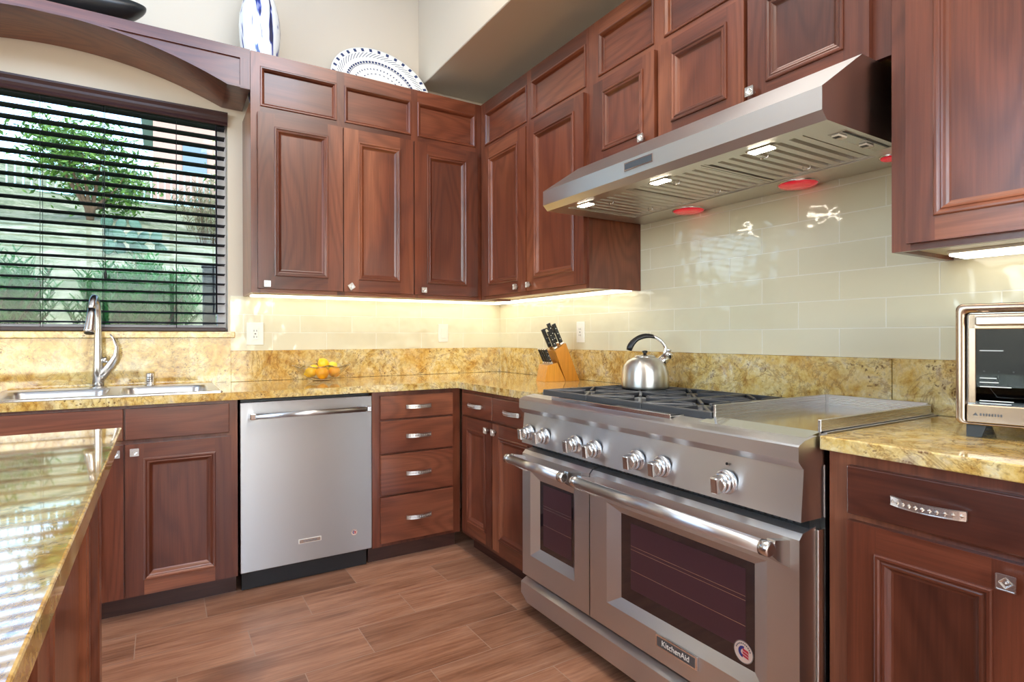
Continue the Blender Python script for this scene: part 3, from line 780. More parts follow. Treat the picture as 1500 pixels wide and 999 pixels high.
# griddle
gx0, gx1 = .893, 1.214
mb = MB(); gy0, gy1 = -.640, -.022
mb.box(gx0, gx1, gy0+.03, gy1, .9135, .918, polished)
mb.box(gx0, gx0+.008, gy0+.03, gy1, .908, .952, steel_y, .001).box(gx1-.008, gx1, gy0+.03, gy1, .908, .947, steel_y, .001).box(gx0+.008, gx1-.008, gy1-.010, gy1, .908, .952, steel_z, .001)
mb.prism([(gy0-.035, .9085), (gy0+.03, .9185), (gy0+.03, .908), (gy0-.035, .9045)], 'X', gx0, gx1, polished)
for k in range(4): mb.box(gx0+.02, gx1-.02, gy1-.0115, gy1-.0098, .922+k*.006, .924+k*.006, satin)
mb.build('griddle', rg)

# ---------------------------------------------------------------- hood
hd = empty('range_hood', (0, -1.392, 0), -PI/2, 'stainless under-cabinet range hood with baffles and red heat lamps', 'hood')
HW = 1.218
prof = [(-.012, 1.745), (-.585, 1.745), (-.5855, 1.700), (-.607, 1.722), (-.607, 1.782), (-.417, 1.910), (-.012, 1.910)]
mb = MB()
# outer skin: sides, front faces, top
outer = [(-.012, 1.700), (-.585, 1.700), (-.607, 1.722), (-.607, 1.782), (-.417, 1.910), (-.012, 1.910)]
for xx in (0, HW):
    f_ = mb.bm.faces.new([mb.bm.verts.new((xx, y, z)) for y, z in outer]); f_.material_index = mb.mi(steel_z)
for (a, b_) in zip(outer[1:], outer[2:]):
    mb.quad([(0, a[0], a[1]), (HW, a[0], a[1]), (HW, b_[0], b_[1]), (0, b_[0], b_[1])], steel_x)
mb.quad([(0, -.012, 1.70), (HW, -.012, 1.70), (HW, -.012, 1.91), (0, -.012, 1.91)], steel_x)
# underside rim and recess
hx0, hx1, hy0, hy1 = .10, 1.130, -.548, -.160
R_ = [((0, HW, -.585, hy0)), ((0, HW, hy1, -.012)), ((0, hx0, hy0, hy1)), ((hx1, HW, hy0, hy1))]
for a, b_, c, d in R_: mb.quad([(a, c, 1.70), (b_, c, 1.70), (b_, d, 1.70), (a, d, 1.70)], baffle_steel)
mb.quad([(hx0, hy0, 1.745), (hx1, hy0, 1.745), (hx1, hy1, 1.745), (hx0, hy1, 1.745)], dark_gap)
for (a, b_, c, d) in ((hx0, hx1, hy0, hy0), (hx0, hx1, hy1, hy1), (hx0, hx0, hy0, hy1), (hx1, hx1, hy0, hy1)):
    mb.quad([(a, c, 1.70), (b_, d, 1.70), (b_, d, 1.745), (a, c, 1.745)], baffle_steel)
mb.build('canopy', hd, recalc=False)
fw_ = (hx1-hx0)/3
for k in range(3):
    a = hx0+k*fw_+.002; b_ = a+fw_-.004; mb = MB()
    mb.box(a, a+.010, hy0+.003, hy1-.003, 1.703, 1.722, baffle_steel).box(b_-.010, b_, hy0+.003, hy1-.003, 1.703, 1.722, baffle_steel)
    mb.box(a+.010, b_-.010, hy0+.003, hy0+.030, 1.704, 1.720, baffle_steel).box(a+.010, b_-.010, hy1-.014, hy1-.003, 1.704, 1.720, baffle_steel)
    n = 8; sp = (b_-a-.02)/n
    for j in range(n):
        c = a+.010+sp*(j+.5)
        # trapezoid channel slats running front to back
        mb.prism([(c-sp*.36, 1.7185), (c-sp*.28, 1.7055), (c+sp*.28, 1.7055), (c+sp*.36, 1.7185)], 'Y', hy0+.03, hy1-.014, baffle_steel)
    for yy in (-.46, -.24):
        mb.tube([((a+b_)/2-.012, yy, 1.705), ((a+b_)/2-.012, yy, 1.694), ((a+b_)/2+.012, yy, 1.694), ((a+b_)/2+.012, yy, 1.705)], .0022, polished, 8)
    mb.build('baffle_filter', hd)
for Y in (-1.580, -1.992, -2.385):
    x = -1.392-Y
    lm = MB(); lm.box(x-.040, x+.040, -.545, -.503, 1.6965, 1.6995, satin, .001); lo = lm.build('lamp', hd)
    MB().box(x-.034, x+.034, -.540, -.508, 1.6945, 1.6964, puck_m).build('lens', lo)
for Y in (-1.728, -2.222, -2.545):
    x = -1.392-Y; r_ = .064 if Y > -2.5 else .026; yc = -.078 if Y > -2.5 else -.125
    hl = MB(); hl.lathe([(r_+.004, 1.7), (r_+.004, 1.6965), (r_, 1.6965), (r_, 1.6985)], (x, yc, 0), satin, 32)
    hlo = hl.build('heat_lamp', hd); g = MB(); g.lathe([(r_, 1.696), (r_*.93, 1.6905), (r_*.6, 1.687), (.0005, 1.686)], (x, yc, 0), red_glass, 32, 'Z', False, True); g.build('lens', hlo)
mb = MB(); sx_ = -1.392+2.572
mb.box(sx_-.022, sx_+.022, -.475, -.225, 1.6985, 1.6999, satin).box(sx_+.014, sx_+.020, -.47, -.23, 1.6975, 1.6984, black)
for yy in (-.44, -.30): mb.box(sx_-.016, sx_+.006, yy-.03, yy+.012, 1.692, 1.6984, white_plastic, .002).box(sx_-.014, sx_+.004, yy-.028, yy-.012, 1.6905, 1.6921, black, .001)
mb.build('switch_panel', hd)
mb = MB(); px0 = -1.392+1.900; px1 = px0+.138
mb.box(px0, px1, -.6105, -.6075, 1.742, 1.772, polished, .001).box(px0+.005, px1-.005, -.6112, -.6104, 1.747, 1.767, simple('badge_grey', srgb(96, 104, 112), .3, .6))
mb.build('badge', hd)

# ---------------------------------------------------------------- window blind
bl = empty('window_blind', ((WX0+WX1)/2, .03, WZ0), 0, 'dark wooden venetian blind, slats open, in the kitchen window', 'blind')
hwb = (WX1-WX0)/2
mb = MB()
z_ = .048; ks = 0
while z_ < 1.10:
    a = -.030; t = .0032
    # gently crowned slat
    lo = []
    for k in range(7):
        u = -1+2*k/6; yy = u*.030; zz = z_+.0022*(1-u*u)-yy*.06
        lo.append([(-hwb+.012, yy, zz), (hwb-.012, yy, zz)])
    top = lo; bot = [[(p[0], p[1], p[2]-t) for p in l] for l in lo]
    mb.loft(top, blind_m, closed=False); mb.loft(bot, blind_m, closed=False)
    for l1, l2 in ((top[0], bot[0]), (top[-1], bot[-1])): mb.quad([l1[0], l1[1], l2[1], l2[0]], blind_m)
    for e in (0, 1): mb.bm.faces.new([mb.bm.verts.new(l[e]) for l in top]+[mb.bm.verts.new(l[e]) for l in bot[::-1]]).material_index = 0
    z_ += .0525; ks += 1
mb.build('slats', bl, recalc=True)
MB().box(-hwb+.010, hwb-.010, -.031, .031, .002, .022, valance_m, .003).build('bottom_rail', bl)
mb = MB()
vp = [(-.040, 1.105), (-.046, 1.105), (-.050, 1.112), (-.046, 1.125), (-.052, 1.138), (-.052, 1.150), (-.060, 1.165), (-.060, 1.174), (-.034, 1.174), (-.034, 1.105)]
mb.prism(vp, 'X', -hwb+.001, hwb-.001, valance_m); mb.build('valance', bl)
MB().box(-hwb+.012, hwb-.012, -.028, .028, 1.118, 1.165, blind_m).build('headrail', bl)
mb = MB()
for xx in (-1.95, -2.262, -2.50, -2.78, -3.0):
    lx = xx-(WX0+WX1)/2
    for yy in (-.033, .033): mb.tube([(lx, yy, .02), (lx+.001, yy, 1.12)], .0011, cord_m, 6)
lx = -2.250-(WX0+WX1)/2; mb.tube([(lx, -.038, .28), (lx-.004, -.037, .6), (lx, -.036, 1.12)], .0015, cord_m, 6)
mb.lathe([(.002, .30), (.006, .285), (.006, .262), (.002, .258)], (lx, -.038, 0), cord_m, 12, 'Z', True, True)
mb.build('cords', bl)
lx = hwb-.055; MB().tube([(lx, -.040, .10), (lx, -.038, 1.10)], .0042, blind_m, 8).build('tilt_wand', bl)

# ---------------------------------------------------------------- sink
def rloop(x0, x1, y0, y1, r, z, n=6):
    pts = []
    for cx, cy, a0 in ((x1-r, y1-r, 0), (x0+r, y1-r, PI/2), (x0+r, y0+r, PI), (x1-r, y0+r, 3*PI/2)):
        for k in range(n+1):
            a = a0+PI/2*k/n; pts.append((cx+r*math.cos(a), cy+r*math.sin(a), z))
    return pts
sk = empty('kitchen_sink', (-2.205, -.333, CT), 0, 'stainless double-bowl drop-in sink below the window', 'sink')
mb = MB()
bowls = [(-.375, -.010, -.235, .145), (.030, .375, -.235, .145)]
X0, X1, Y0, Y1 = -.420, .420, -.272, .268
# rim plate (strips), rolled outer edge, rounded bowls
zt_ = .0045
xs = [X0+.008, bowls[0][0], bowls[0][1], bowls[1][0], bowls[1][1], X1-.008]; ys = [Y0+.008, -.235, .145, Y1-.008]
for i in range(5):
    for j in range(3):
        if j == 1 and i in (1, 3): continue
        mb.quad([(xs[i], ys[j], zt_), (xs[i+1], ys[j], zt_), (xs[i+1], ys[j+1], zt_), (xs[i], ys[j+1], zt_)], steel_x)
mb.loft([rloop(X0+.008, X1-.008, Y0+.008, Y1-.008, .0005, zt_), rloop(X0+.003, X1-.003, Y0+.003, Y1-.003, .006, .0052), rloop(X0, X1, Y0, Y1, .012, .0035), rloop(X0, X1, Y0, Y1, .012, .0004)], polished)
for (a, b_, c, d) in bowls:
    L_ = [rloop(a, b_, c, d, .0005, zt_), rloop(a+.004, b_-.004, c+.004, d-.004, .05, zt_-.001), rloop(a+.010, b_-.010, c+.010, d-.010, .055, -.010), rloop(a+.016, b_-.016, c+.016, d-.016, .06, -.15), rloop(a+.04, b_-.04, c+.04, d-.04, .06, -.178), rloop((a+b_)/2-.03, (a+b_)/2+.03, (c+d)/2-.03, (c+d)/2+.03, .029, -.184)]
    mb.loft(L_, steel_x, False, True)
mb.build('basin', sk, recalc=False)
for (a, b_, c, d) in bowls:
    MB().lathe([(.028, -.1835), (.028, -.1815), (.022, -.181), (.0005, -.1825)], ((a+b_)/2, (c+d)/2, 0), polished, 24, 'Z', False, True).build('drain', sk)
# faucet
fc = empty('faucet', (-2.272, -.118, CT+.0048), 0, 'brushed nickel pull-down faucet with curved lever behind the sink', 'faucet')
MB().lathe([(.034, 0), (.034, .003), (.031, .006), (.024, .008)], (0, 0, 0), satin, 32, 'Z', True, True).build('base', fc)
mb = MB()
pts = [(0, 0, .006), (0, 0, .10), (0, 0, .20), (0, 0, .30)]; rad = [.024, .0215, .0175, .0145]
for k in range(1, 13):
    a = PI*k/12*.93; R0 = .072
    pts.append((-.012*k/12, -R0+R0*math.cos(a), .345+R0*math.sin(a)*1.05)); rad.append(.0140)
ex = pts[-1]
mb.tube(pts, rad, satin, 20)
mb.build('spout', fc)
mb = MB(); d_ = (Vector(pts[-1])-Vector(pts[-2])).normalized(); p0 = Vector(ex)
mb.tube([p0-d_*.004, p0+d_*.03, p0+d_*.06, p0+d_*.100, p0+d_*.112], [.0148, .0165, .0185, .0225, .0215], satin, 22)
mb.tube([p0+d_*.1125, p0+d_*.1145], [.0185, .0180], black, 20)
mb.build('spray_head', fc)
mb = MB(); mb.tube([(.006, -.002, .035), (.030, -.006, .075), (.055, -.010, .115), (.072, -.012, .150), (.074, -.014, .190), (.060, -.015, .232), (.047, -.016, .252)], [.020, .022, .021, .016, .0095, .006, .0035], satin, 16, flat=.72)
mb.tube([(0, 0, .125), (.018, -.004, .128), (.036, -.006, .132)], [.012, .013, .016], satin, 14)
mb.build('lever', fc)
ag = MB(); ag.lathe([(.0215, 0), (.0215, .004), (.0185, .006), (.0185, .056), (.0165, .061), (.0005, .062)], (0, 0, 0), satin, 28, 'Z', True, True)
for k in range(3): ag.box(-.0135, .0135, -.0192, -.0180, .022+k*.009, .0255+k*.009, black)
tag(ag.build('air_gap', loc=(-2.066, -.105, CT+.0048)), 'small nickel air gap cap on the sink deck right of the faucet', 'air gap')

# ---------------------------------------------------------------- outlets
def outlet(loc, rz, w, h, kind, label):
    r = empty('electrical_outlet' if kind == 'outlet' else 'light_switch', loc, rz, label, 'outlet' if kind == 'outlet' else 'switch')
    MB().box(-w/2, w/2, -.005, 0, -h/2, h/2, white_plastic, .0025, 2).build('cover_plate', r)
    if kind == 'outlet':
        m_ = MB(); m_.box(-.0165, .0165, -.0075, -.0051, -.0335, .0335, white_plastic, .001)
        for zz in (-.017, .017):
            m_.box(-.008, -.0055, -.0079, -.0074, zz-.005, zz+.005, black).box(.0055, .008, -.0079, -.0074, zz-.005, zz+.005, black)
        m_.box(-.004, .004, -.0082, -.0074, -.003, .003, grey_ink); m_.build('receptacle', r)
    else:
        m_ = MB(); m_.box(-.0165, .0165, -.0078, -.0051, -.0335, .0335, white_plastic, .0015, 2); m_.build('rocker', r)
outlet((-1.577, -.0095, 1.174), 0, .086, .124, 'outlet', 'white wall outlet with a square cover beside the kitchen window')
outlet((-.442, -.0095, 1.180), 0, .070, .116, 'switch', 'white rocker switch on the tile near the corner')
outlet((-.0095, -.905, 1.180), -PI/2, .070, .116, 'outlet', 'white wall outlet partly hidden behind the knife block')

# ---------------------------------------------------------------- fruit bowl
bc = Vector((-1.262, -.190, CT))
fb = MB(); seg = 48
def bowl_loop(r, z, wav, dz=0.0):
    return [(r*(1+wav*math.cos(8*2*PI*i/seg))*math.cos(2*PI*i/seg), r*(1+wav*math.cos(8*2*PI*i/seg))*math.sin(2*PI*i/seg), z+dz*math.cos(8*2*PI*i/seg)) for i in range(seg)]
outer_ = [(.045, .0, 0, 0), (.050, .004, 0, 0), (.075, .018, .01, 0), (.105, .042, .03, .001), (.128, .066, .05, .003), (.150, .084, .07, .006)]
inner_ = [(.147, .086, .07, .006), (.123, .068, .05, .003), (.100, .045, .03, .001), (.070, .022, .01, 0), (.03, .010, 0, 0)]
fb.loft([bowl_loop(*a) for a in outer_+inner_], bowl_glass, True, True)
fbo = fb.build('fruit_bowl', loc=bc); tag(fbo, 'clear cut-glass bowl holding lemons and oranges on the worktop', 'bowl')
def fruit(kind, x, y, z, r, rot, label, mat):
    mb = MB()
    if kind == 'lemon': pr = [(.0005, -1.30), (.14, -1.27), (.24, -1.12), (.55, -.92), (.85, -.55), (.97, -.1), (.95, .25), (.78, .66), (.45, .97), (.20, 1.14), (.13, 1.26), (.0005, 1.30)]
    else: pr = [(math.sin(PI*k/12)+.0005, -math.cos(PI*k/12)*.96) for k in range(13)]
    mb.lathe([(a*r, b_*r) for a, b_ in pr], (0, 0, 0), mat, 24)
    if kind == 'orange': mb.lathe([(r*.10, r*.955), (r*.05, r*.99), (.0003, r*.985)], (0, 0, 0), soil_m, 10)
    o = mb.build(kind, loc=bc+Vector((x, y, z)), rot=rot)
    o.data.materials[0] = mat; tag(o, label, kind, 'fruit in the glass bowl')
fr = .030
fruit('lemon', -.062, -.020, .050, fr, (.3, 1.3, .4), 'yellow lemon lying at the left side of the glass bowl', lemon_m)
fruit('lemon', -.030, .048, .058, fr, (.2, 1.2, 2.2), 'yellow lemon at the back of the bowl, behind the front orange', lemon_m)
fruit('lemon', .012, .010, .094, fr, (.5, .7, 2.9), 'yellow lemon on top of the fruit heap', lemon_m)
fruit('orange', -.010, -.058, .045, fr*1.14, (.3, .2, 0), 'orange at the front centre of the glass bowl', orange_m)
fruit('orange', .062, -.030, .050, fr*1.08, (.1, .5, 1), 'orange at the front right of the glass bowl', orange_m)
fruit('lemon', .066, .045, .072, fr, (.4, .9, .8), 'greenish yellow lemon leaning at the back right of the bowl', simple('pale_lemon', srgb(226, 220, 70), .4))

# ---------------------------------------------------------------- knife block (profile seen from the room)
kb = empty('knife_block', (-.178, -.905, CT+.0005), math.radians(-8), 'slanted beech knife block with black handled knives near the corner', 'knife block')
mb = MB(); dth = .052
mb.prism([(.028, 0), (.112, 0), (.028, .205), (-.038, .165)], 'Y', -dth, dth, wood_block); mb.build('upper_block', kb)
mb = MB(); mb.prism([(-.100, 0), (.026, 0), (-.024, .100), (-.082, .088)], 'Y', -dth, dth, wood_block); mb.build('lower_block', kb)
dirk = Vector((-.42, 0, .905)).normalized()
M_al = Vector((0, 0, 1)).rotation_difference(dirk).to_matrix().to_4x4()
def knife(px, py, pz, L_, steak=False, label=None, round_=False):
    k = MB(); h_ = .0115 if not steak else .0075
    T = Matrix.Translation((px, py, pz)) @ M_al
    k.box(-h_*.9, h_*.9, -.0075, .0075, .012, L_, black, .003, 2, M=T)
    for q in (.3, .55, .8): k.lathe([(.0022, -.0078), (.0022, .0078)], (0, 0, L_*q), polished, 8, 'Y', True, True, M=T)
    k.box(-h_*.95, h_*.95, -.0077, .0077, 0, .012, polished, .001, M=T)
    k.box(-h_*.95, h_*.95, -.0077, .0077, L_-.002, L_+.004, polished if steak else black, .002, M=T)
    k.box(-h_*.75, h_*.75, -.0012, .0012, -.05, 0, polished, M=T)
    Mw = kb.matrix_basis
    o = k.build('knife', None); o.matrix_world = Matrix.Translation(kb.location) @ Matrix.Rotation(kb.rotation_euler.z, 4, 'Z')
    tag(o, label, 'knife', 'knives in the block')
def on_top(t, s=.0): return (-.038+(.028+.038)*t, .165+(.205-.165)*t)
n_ = 0
labs = ['steel-bolstered black knife at the front left of the block top', 'black knife handle at the back left of the block top', 'tall black knife at the front right of the block top', 'tall black knife at the back right of the block top']
for (t, yy, L_), lb in zip(((.24, -.030, .098), (.24, .028, .112), (.80, -.030, .118), (.80, .028, .122)), labs):
    a, z_ = on_top(t); knife(a, yy, z_+.001, L_, False, lb)
for i, yy in enumerate((-.038, -.013, .013, .038)):
    knife(-.053, yy, .0950, .085, True, 'short steak knife with a steel pommel in the lower row of the block')
# kitchen shears with ring handles
sc_ = MB(); a, z_ = on_top(.5); T = Matrix.Translation((a, 0, z_)) @ M_al
for s in (-1, 1):
    ring = [(s*.014+.013*math.cos(2*PI*k/16), .0, .092+.024*math.sin(2*PI*k/16)) for k in range(17)]
    sc_.tube([T @ Vector(p) for p in ring], .0035, black, 8, caps=False)
    sc_.tube([T @ Vector((s*.004, 0, 0)), T @ Vector((s*.008, 0, .07))], .004, black, 8)
sc_.box(-.006, .006, -.0015, .0015, -.04, .02, polished, M=T)
o = sc_.build('kitchen_shears'); o.matrix_world = Matrix.Translation(kb.location) @ Matrix.Rotation(kb.rotation_euler.z, 4, 'Z')
tag(o, 'black ring-handled kitchen shears standing among the knives', 'scissors')

# ---------------------------------------------------------------- kettle
kt = empty('kettle', (-.235, -1.625, .9315), math.radians(-31.5), 'round brushed steel kettle with a black arched handle on the rear grate', 'kettle')
mb = MB(); mb.lathe([(.0005, 0), (.094, 0), (.099, .004), (.1005, .012), (.1010, .040), (.0985, .070), (.090, .098), (.074, .118), (.054, .130), (.044, .133), (.044, .1335)], (0, 0, 0), brushed('kettle_steel', 'Z', (.70, .68, .64, 1), .34, .8), 48, 'Z', False, False); mb.build('body', kt)
mb = MB(); mb.lathe([(.045, .133), (.044, .138), (.034, .142), (.014, .1445), (.0005, .145)], (0, 0, 0), satin, 36, 'Z', True, True); ld = mb.build('lid', kt)
MB().lathe([(.007, .1445), (.007, .150), (.012, .155), (.011, .161), (.0005, .163)], (0, 0, 0), black, 20, 'Z', True, True).build('lid_knob', ld)
mb = MB(); mb.tube([(.058, 0, .098), (.080, 0, .122), (.100, 0, .142)], [.026, .022, .0185], satin, 20)
mb.lathe([(.0205, 0), (.0205, .016), (.016, .019)], (0, 0, 0), polished, 20, 'Z', True, True, M=Matrix.Translation((.096, 0, .138)) @ Matrix.Rotation(math.radians(40), 4, 'Y'))
mb.build('spout', kt)
mb = MB()
hp = []
for k in range(17):
    t = k/16; a = math.radians(20+150*t)
    hp.append((.012+.082*math.cos(a), 0, .150+.076*math.sin(a)))
mb.tube([(.078, 0, .120), (.086, 0, .145)]+hp[:7], [.009, .008]+[.0075]*7, polished, 12)
mb.tube([(.096, 0, .168), (.112, 0, .160)], .006, polished, 10)
mb.build('bracket', kt)
MB().tube(hp[5:], [.0085, .010, .011, .012, .0125, .0125, .012, .0125, .0135, .0145, .0145, .012][:len(hp[5:])], black, 14, flat=.75).build('handle', kt)

# ---------------------------------------------------------------- toaster oven
to = empty('toaster_oven', (-.398, -2.812, CT+.0005), -PI/2+math.radians(13), 'stainless toaster oven with a glass door on the right worktop', 'toaster oven')
TW, TD, TB, TT = .46, .265, .030, .315
mb = MB()
mb.box(.004, TW-.004, .03, TD, TB, TT-.003, steel_y, .008, 3)
mb.build('body', to)
mb = MB()
bt = .019
def rr(x0, x1, z0, z1, y, r=.014, n=5):
    pts = []
    for cx, cz, a0 in ((x1-r, z1-r, 0), (x0+r, z1-r, PI/2), (x0+r, z0+r, PI), (x1-r, z0+r, 3*PI/2)):
        for k in range(n+1):
            a = a0+PI/2*k/n; pts.append((cx+r*math.cos(a), y, cz+r*math.sin(a)))
    return pts
mb.loft([rr(0, TW, TB, TT, .030), rr(0, TW, TB, TT, .003), rr(.003, TW-.003, TB+.003, TT-.003, 0, .012), rr(bt-.003, TW-bt, TB+.004, TT-bt, 0, .010), rr(bt, TW-bt, TB+.006, TT-bt-.002, .006, .008), rr(bt, TW-bt, TB+.006, TT-bt-.002, .03, .008)], bronze_steel)
mb.build('front_bezel', to)
mb = MB(); mb.box(.03, .36, .0285, .25, TB+.055, TT-.03, dark_gap)
for k in range(12): mb.box(.05+k*.026, .053+k*.026, .012, .24, TB+.125, TB+.128, satin)
mb.build('rack', to)
doorx0, doorx1 = bt+.005, .350
td = MB()
td.box(doorx0, doorx0+.013, .002, .012, TB+.052, TT-.026, bronze_steel, .001).box(doorx1-.013, doorx1, .002, .012, TB+.052, TT-.026, bronze_steel, .001)
td.box(doorx0, doorx1, .002, .012, TT-.060, TT-.024, bronze_steel, .002)
tdo = td.build('door', to)
MB().box(doorx0+.012, doorx1-.012, .007, .009, TB+.050, TT-.058, oven_door_glass).build('window', tdo)
mb = MB(); mb.box(doorx0+.014, doorx1-.014, -.024, -.010, TT-.052, TT-.030, satin, .004, 2)
for xx in (doorx0+.03, doorx1-.03): mb.box(xx-.006, xx+.006, -.012, .003, TT-.047, TT-.035, satin)
mb.build('handle', tdo)
mb = MB()
for zq, ln in ((.205, .042), (.141, .030), (.131, .034), (.121, .056), (.088, .060), (.082, .056), (.077, .030)):
    mb.box(doorx0+.020, doorx0+.020+ln, .0058, .0066, zq-.0010, zq+.0010, white_ink)
mb.build('markings', tdo)
mb = MB(); mb.box(bt+.002, TW-bt-.002, -.002, .020, TB+.006, TB+.048, bronze_steel, .002)
pn = mb.build('lower_panel', to)
text_mesh('CRUMB TRAY', .0075, grey_ink, 'lettering', pn, (bt+.040, -.0024, TB+.026), (PI/2, 0, 0))
bpy.data.objects.remove(pn.children[0])
mb = MB(); mb.prism([(bt+.013, TB+.023), (bt+.018, TB+.030), (bt+.023, TB+.023)], 'Y', -.0026, -.0021, grey_ink)
for k in range(8): mb.box(bt+.026+k*.0052, bt+.0295+k*.0052, -.0026, -.0021, TB+.023, TB+.029, grey_ink)
mb.build('logo', pn)
mb = MB(); mb.box(.365, TW-bt-.004, .006, .02, TB+.052, TT-.026, black_gloss)
mb.build('control_strip', to)
for zq in (.24, .17, .10):
    MB().lathe([(.018, .0055), (.018, -.012), (.015, -.015)], (.402, 0, zq), satin, 24, 'Y', True, True).build('control_knob', to)
mb = MB()   # wire basket behind the glass
for k in range(14): mb.box(.075+k*.02, .0765+k*.02, .02, .20, TB+.066, TB+.0675, satin)
for k in range(6): mb.box(.070, .34, .02+k*.03, .0215+k*.03, TB+.066, TB+.0675, satin)
mb.tube([(.055, .018, TB+.098), (.075, .018, TB+.066), (.34, .018, TB+.066)], .0016, polished, 6); mb.tube([(.06, .018, TB+.094), (.34, .018, TB+.094)], .0016, polished, 6)
mb.build('basket', to)
for xx in (.018, TW-.060):
    for yy in (.018, TD-.05): MB().prism([(xx, 0), (xx+.028, 0), (xx+.038, TB+.001), (xx-.0, TB+.001)], 'Y', yy, yy+.03, black).build('foot', to)

# ---------------------------------------------------------------- island
isl = empty('kitchen_island', (-2.185, -3.50, 0), PI/2, 'walnut kitchen island cabinet with drawers in the left foreground', 'island')
# local x = +worldY from -3.5, local -y = +X
IL = 1.865
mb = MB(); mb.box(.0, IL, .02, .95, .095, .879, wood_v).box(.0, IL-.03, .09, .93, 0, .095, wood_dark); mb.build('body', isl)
face_frame(isl, IL, .092, .879, [])
MB().box(IL-.052, IL+.012, -.035, .05, .0, .879, wood_v, .003).build('corner_post', isl)
MB().box(IL-.072, IL-.056, -.010, -.0005, .03, .86, wood_v, .004, 2).build('moulding', isl)
door(isl, 1.10, 1.785, .11, .86, None, st=.10)
for a, b_ in ((.56, 1.02), (.08, .55)):
    drawer(isl, a, b_, .738, .855); door(isl, a, b_, .11, .725, (b_-.035, .69))
mb = MB(); mb.box(-3.25, -2.108, -3.60, -1.576, CT-TK, CT, island_granite, .003, 2)
mb.mi(granite_m)
for f_ in mb.bm.faces: f_.material_index = 0 if f_.calc_center_median().z > CT-.0001 else 1
tag(mb.build('worktop'), 'polished golden granite island top reflecting the window in the foreground', 'countertop')

# ---------------------------------------------------------------- things on top of the cabinets
def vase_mat():
    m, nt, b = newmat('blue_streaked_glaze')
    tc = nt.nodes.new('ShaderNodeTexCoord'); mp = nt.nodes.new('ShaderNodeMapping'); mp.inputs['Scale'].default_value = (26, 26, 3.2)
    nt.links.new(tc.outputs['Object'], mp.inputs[0])
    n_ = noise(nt, mp.outputs[0], 1, 2, .5, .6)
    c = ramp(nt, n_, [(.40, srgb(24, 30, 70)), (.425, srgb(40, 60, 150)), (.45, srgb(220, 224, 228)), (.60, srgb(232, 234, 232))])
    nt.links.new(c, b.inputs['Base Color']); b.inputs['Roughness'].default_value = .08; b.inputs['Coat Weight'].default_value = .5; return m
mb = MB(); vp = [(.0005, 0), (.040, 0), (.045, .004), (.055, .06), (.070, .16), (.086, .26), (.097, .35), (.101, .42), (.098, .48), (.084, .55), (.062, .62), (.040, .68), (.028, .73), (.026, .76), (.032, .78), (.028, .78), (.020, .75)]
mb.lathe(vp, (0, 0, 0), vase_mat(), 40)
tag(mb.build('ceramic_vase', loc=(-1.575, -.200, UT-.249)), 'tall teardrop vase, white with blue vertical streaks, on the cabinet top', 'vase')
def plate_mat():
    m, nt, b = newmat('blue_dash_glaze')
    tc = nt.nodes.new('ShaderNodeTexCoord'); sp = nt.nodes.new('ShaderNodeSeparateXYZ'); nt.links.new(tc.outputs['Object'], sp.inputs[0])
    x, y = sp.outputs[0], sp.outputs[1]
    r = math_(nt, 'SQRT', math_(nt, 'ADD', math_(nt, 'MULTIPLY', x, x), math_(nt, 'MULTIPLY', y, y)))
    an = math_(nt, 'ARCTAN2', y, x)
    def band(r0, hw_, cnt, duty, tw=0.0):
        d = math_(nt, 'LESS_THAN', math_(nt, 'ABSOLUTE', math_(nt, 'SUBTRACT', r, r0)), hw_)
        a = math_(nt, 'ADD', math_(nt, 'MULTIPLY', an, cnt/(2*PI)), math_(nt, 'MULTIPLY', r, tw))
        fr_ = math_(nt, 'LESS_THAN', math_(nt, 'FRACT', a), duty)
        return math_(nt, 'MULTIPLY', d, fr_)
    tot = band(.282, .010, 34, .34)
    for args in ((.250, .015, 64, .22, 60), (.205, .006, 64, .72, 0), (.195, .0015, 1, 1.1, 0), (.160, .005, 48, .3, 0), (.125, .003, 30, .4, 0), (.06, .0015, 1, 1.1, 0)):
        tot = math_(nt, 'MAXIMUM', tot, band(*args))
    c = mixc(nt, tot, srgb(236, 236, 232), srgb(48, 62, 104)); nt.links.new(c, b.inputs['Base Color']); b.inputs['Roughness'].default_value = .2; return m
mb = MB(); mb.lathe([(a*1.045, c*.5) for a, c in [(.0005, 0), (.15, .001), (.175, .008), (.215, .030), (.275, .052), (.285, .055), (.287, .060), (.283, .062), (.272, .058), (.212, .037), (.17, .014), (.14, .007), (.0005, .006)]], (0, 0, 0), plate_mat(), 72)
tag(mb.build('platter', loc=(-.905, -.150, 2.612), rot=(math.radians(66), 0, 0)), 'large round white platter with blue dashes leaning on the cabinet top', 'platter')
mb = MB(); n = 44; loops = []
for i in range(n+1):
    u = -math.cos(PI*i/n); x = .64*u; e = max(1-abs(u)**2.4, 0.0)**.5
    w = .142*e+.002; rim = .118+.050*u*u; zc = rim-.006-(.116+.044*u*u)*e**1.3
    cs = [(x, w*math.cos(PI+PI*k/12), rim-(rim-zc)*abs(math.sin(PI*k/12))**.7) for k in range(13)]
    ci = [(x*.975, (w*.88)*math.cos(PI*k/8), rim-(rim-zc)*.80*(math.sin(PI*k/8))) for k in range(9)]
    loops.append(cs+ci)
mb.loft(loops, dark_wood, True, True)
tag(mb.build('dough_bowl', loc=(-2.715, -.155, 2.5735)), 'long black carved bowl lying on the beam above the window', 'bowl')

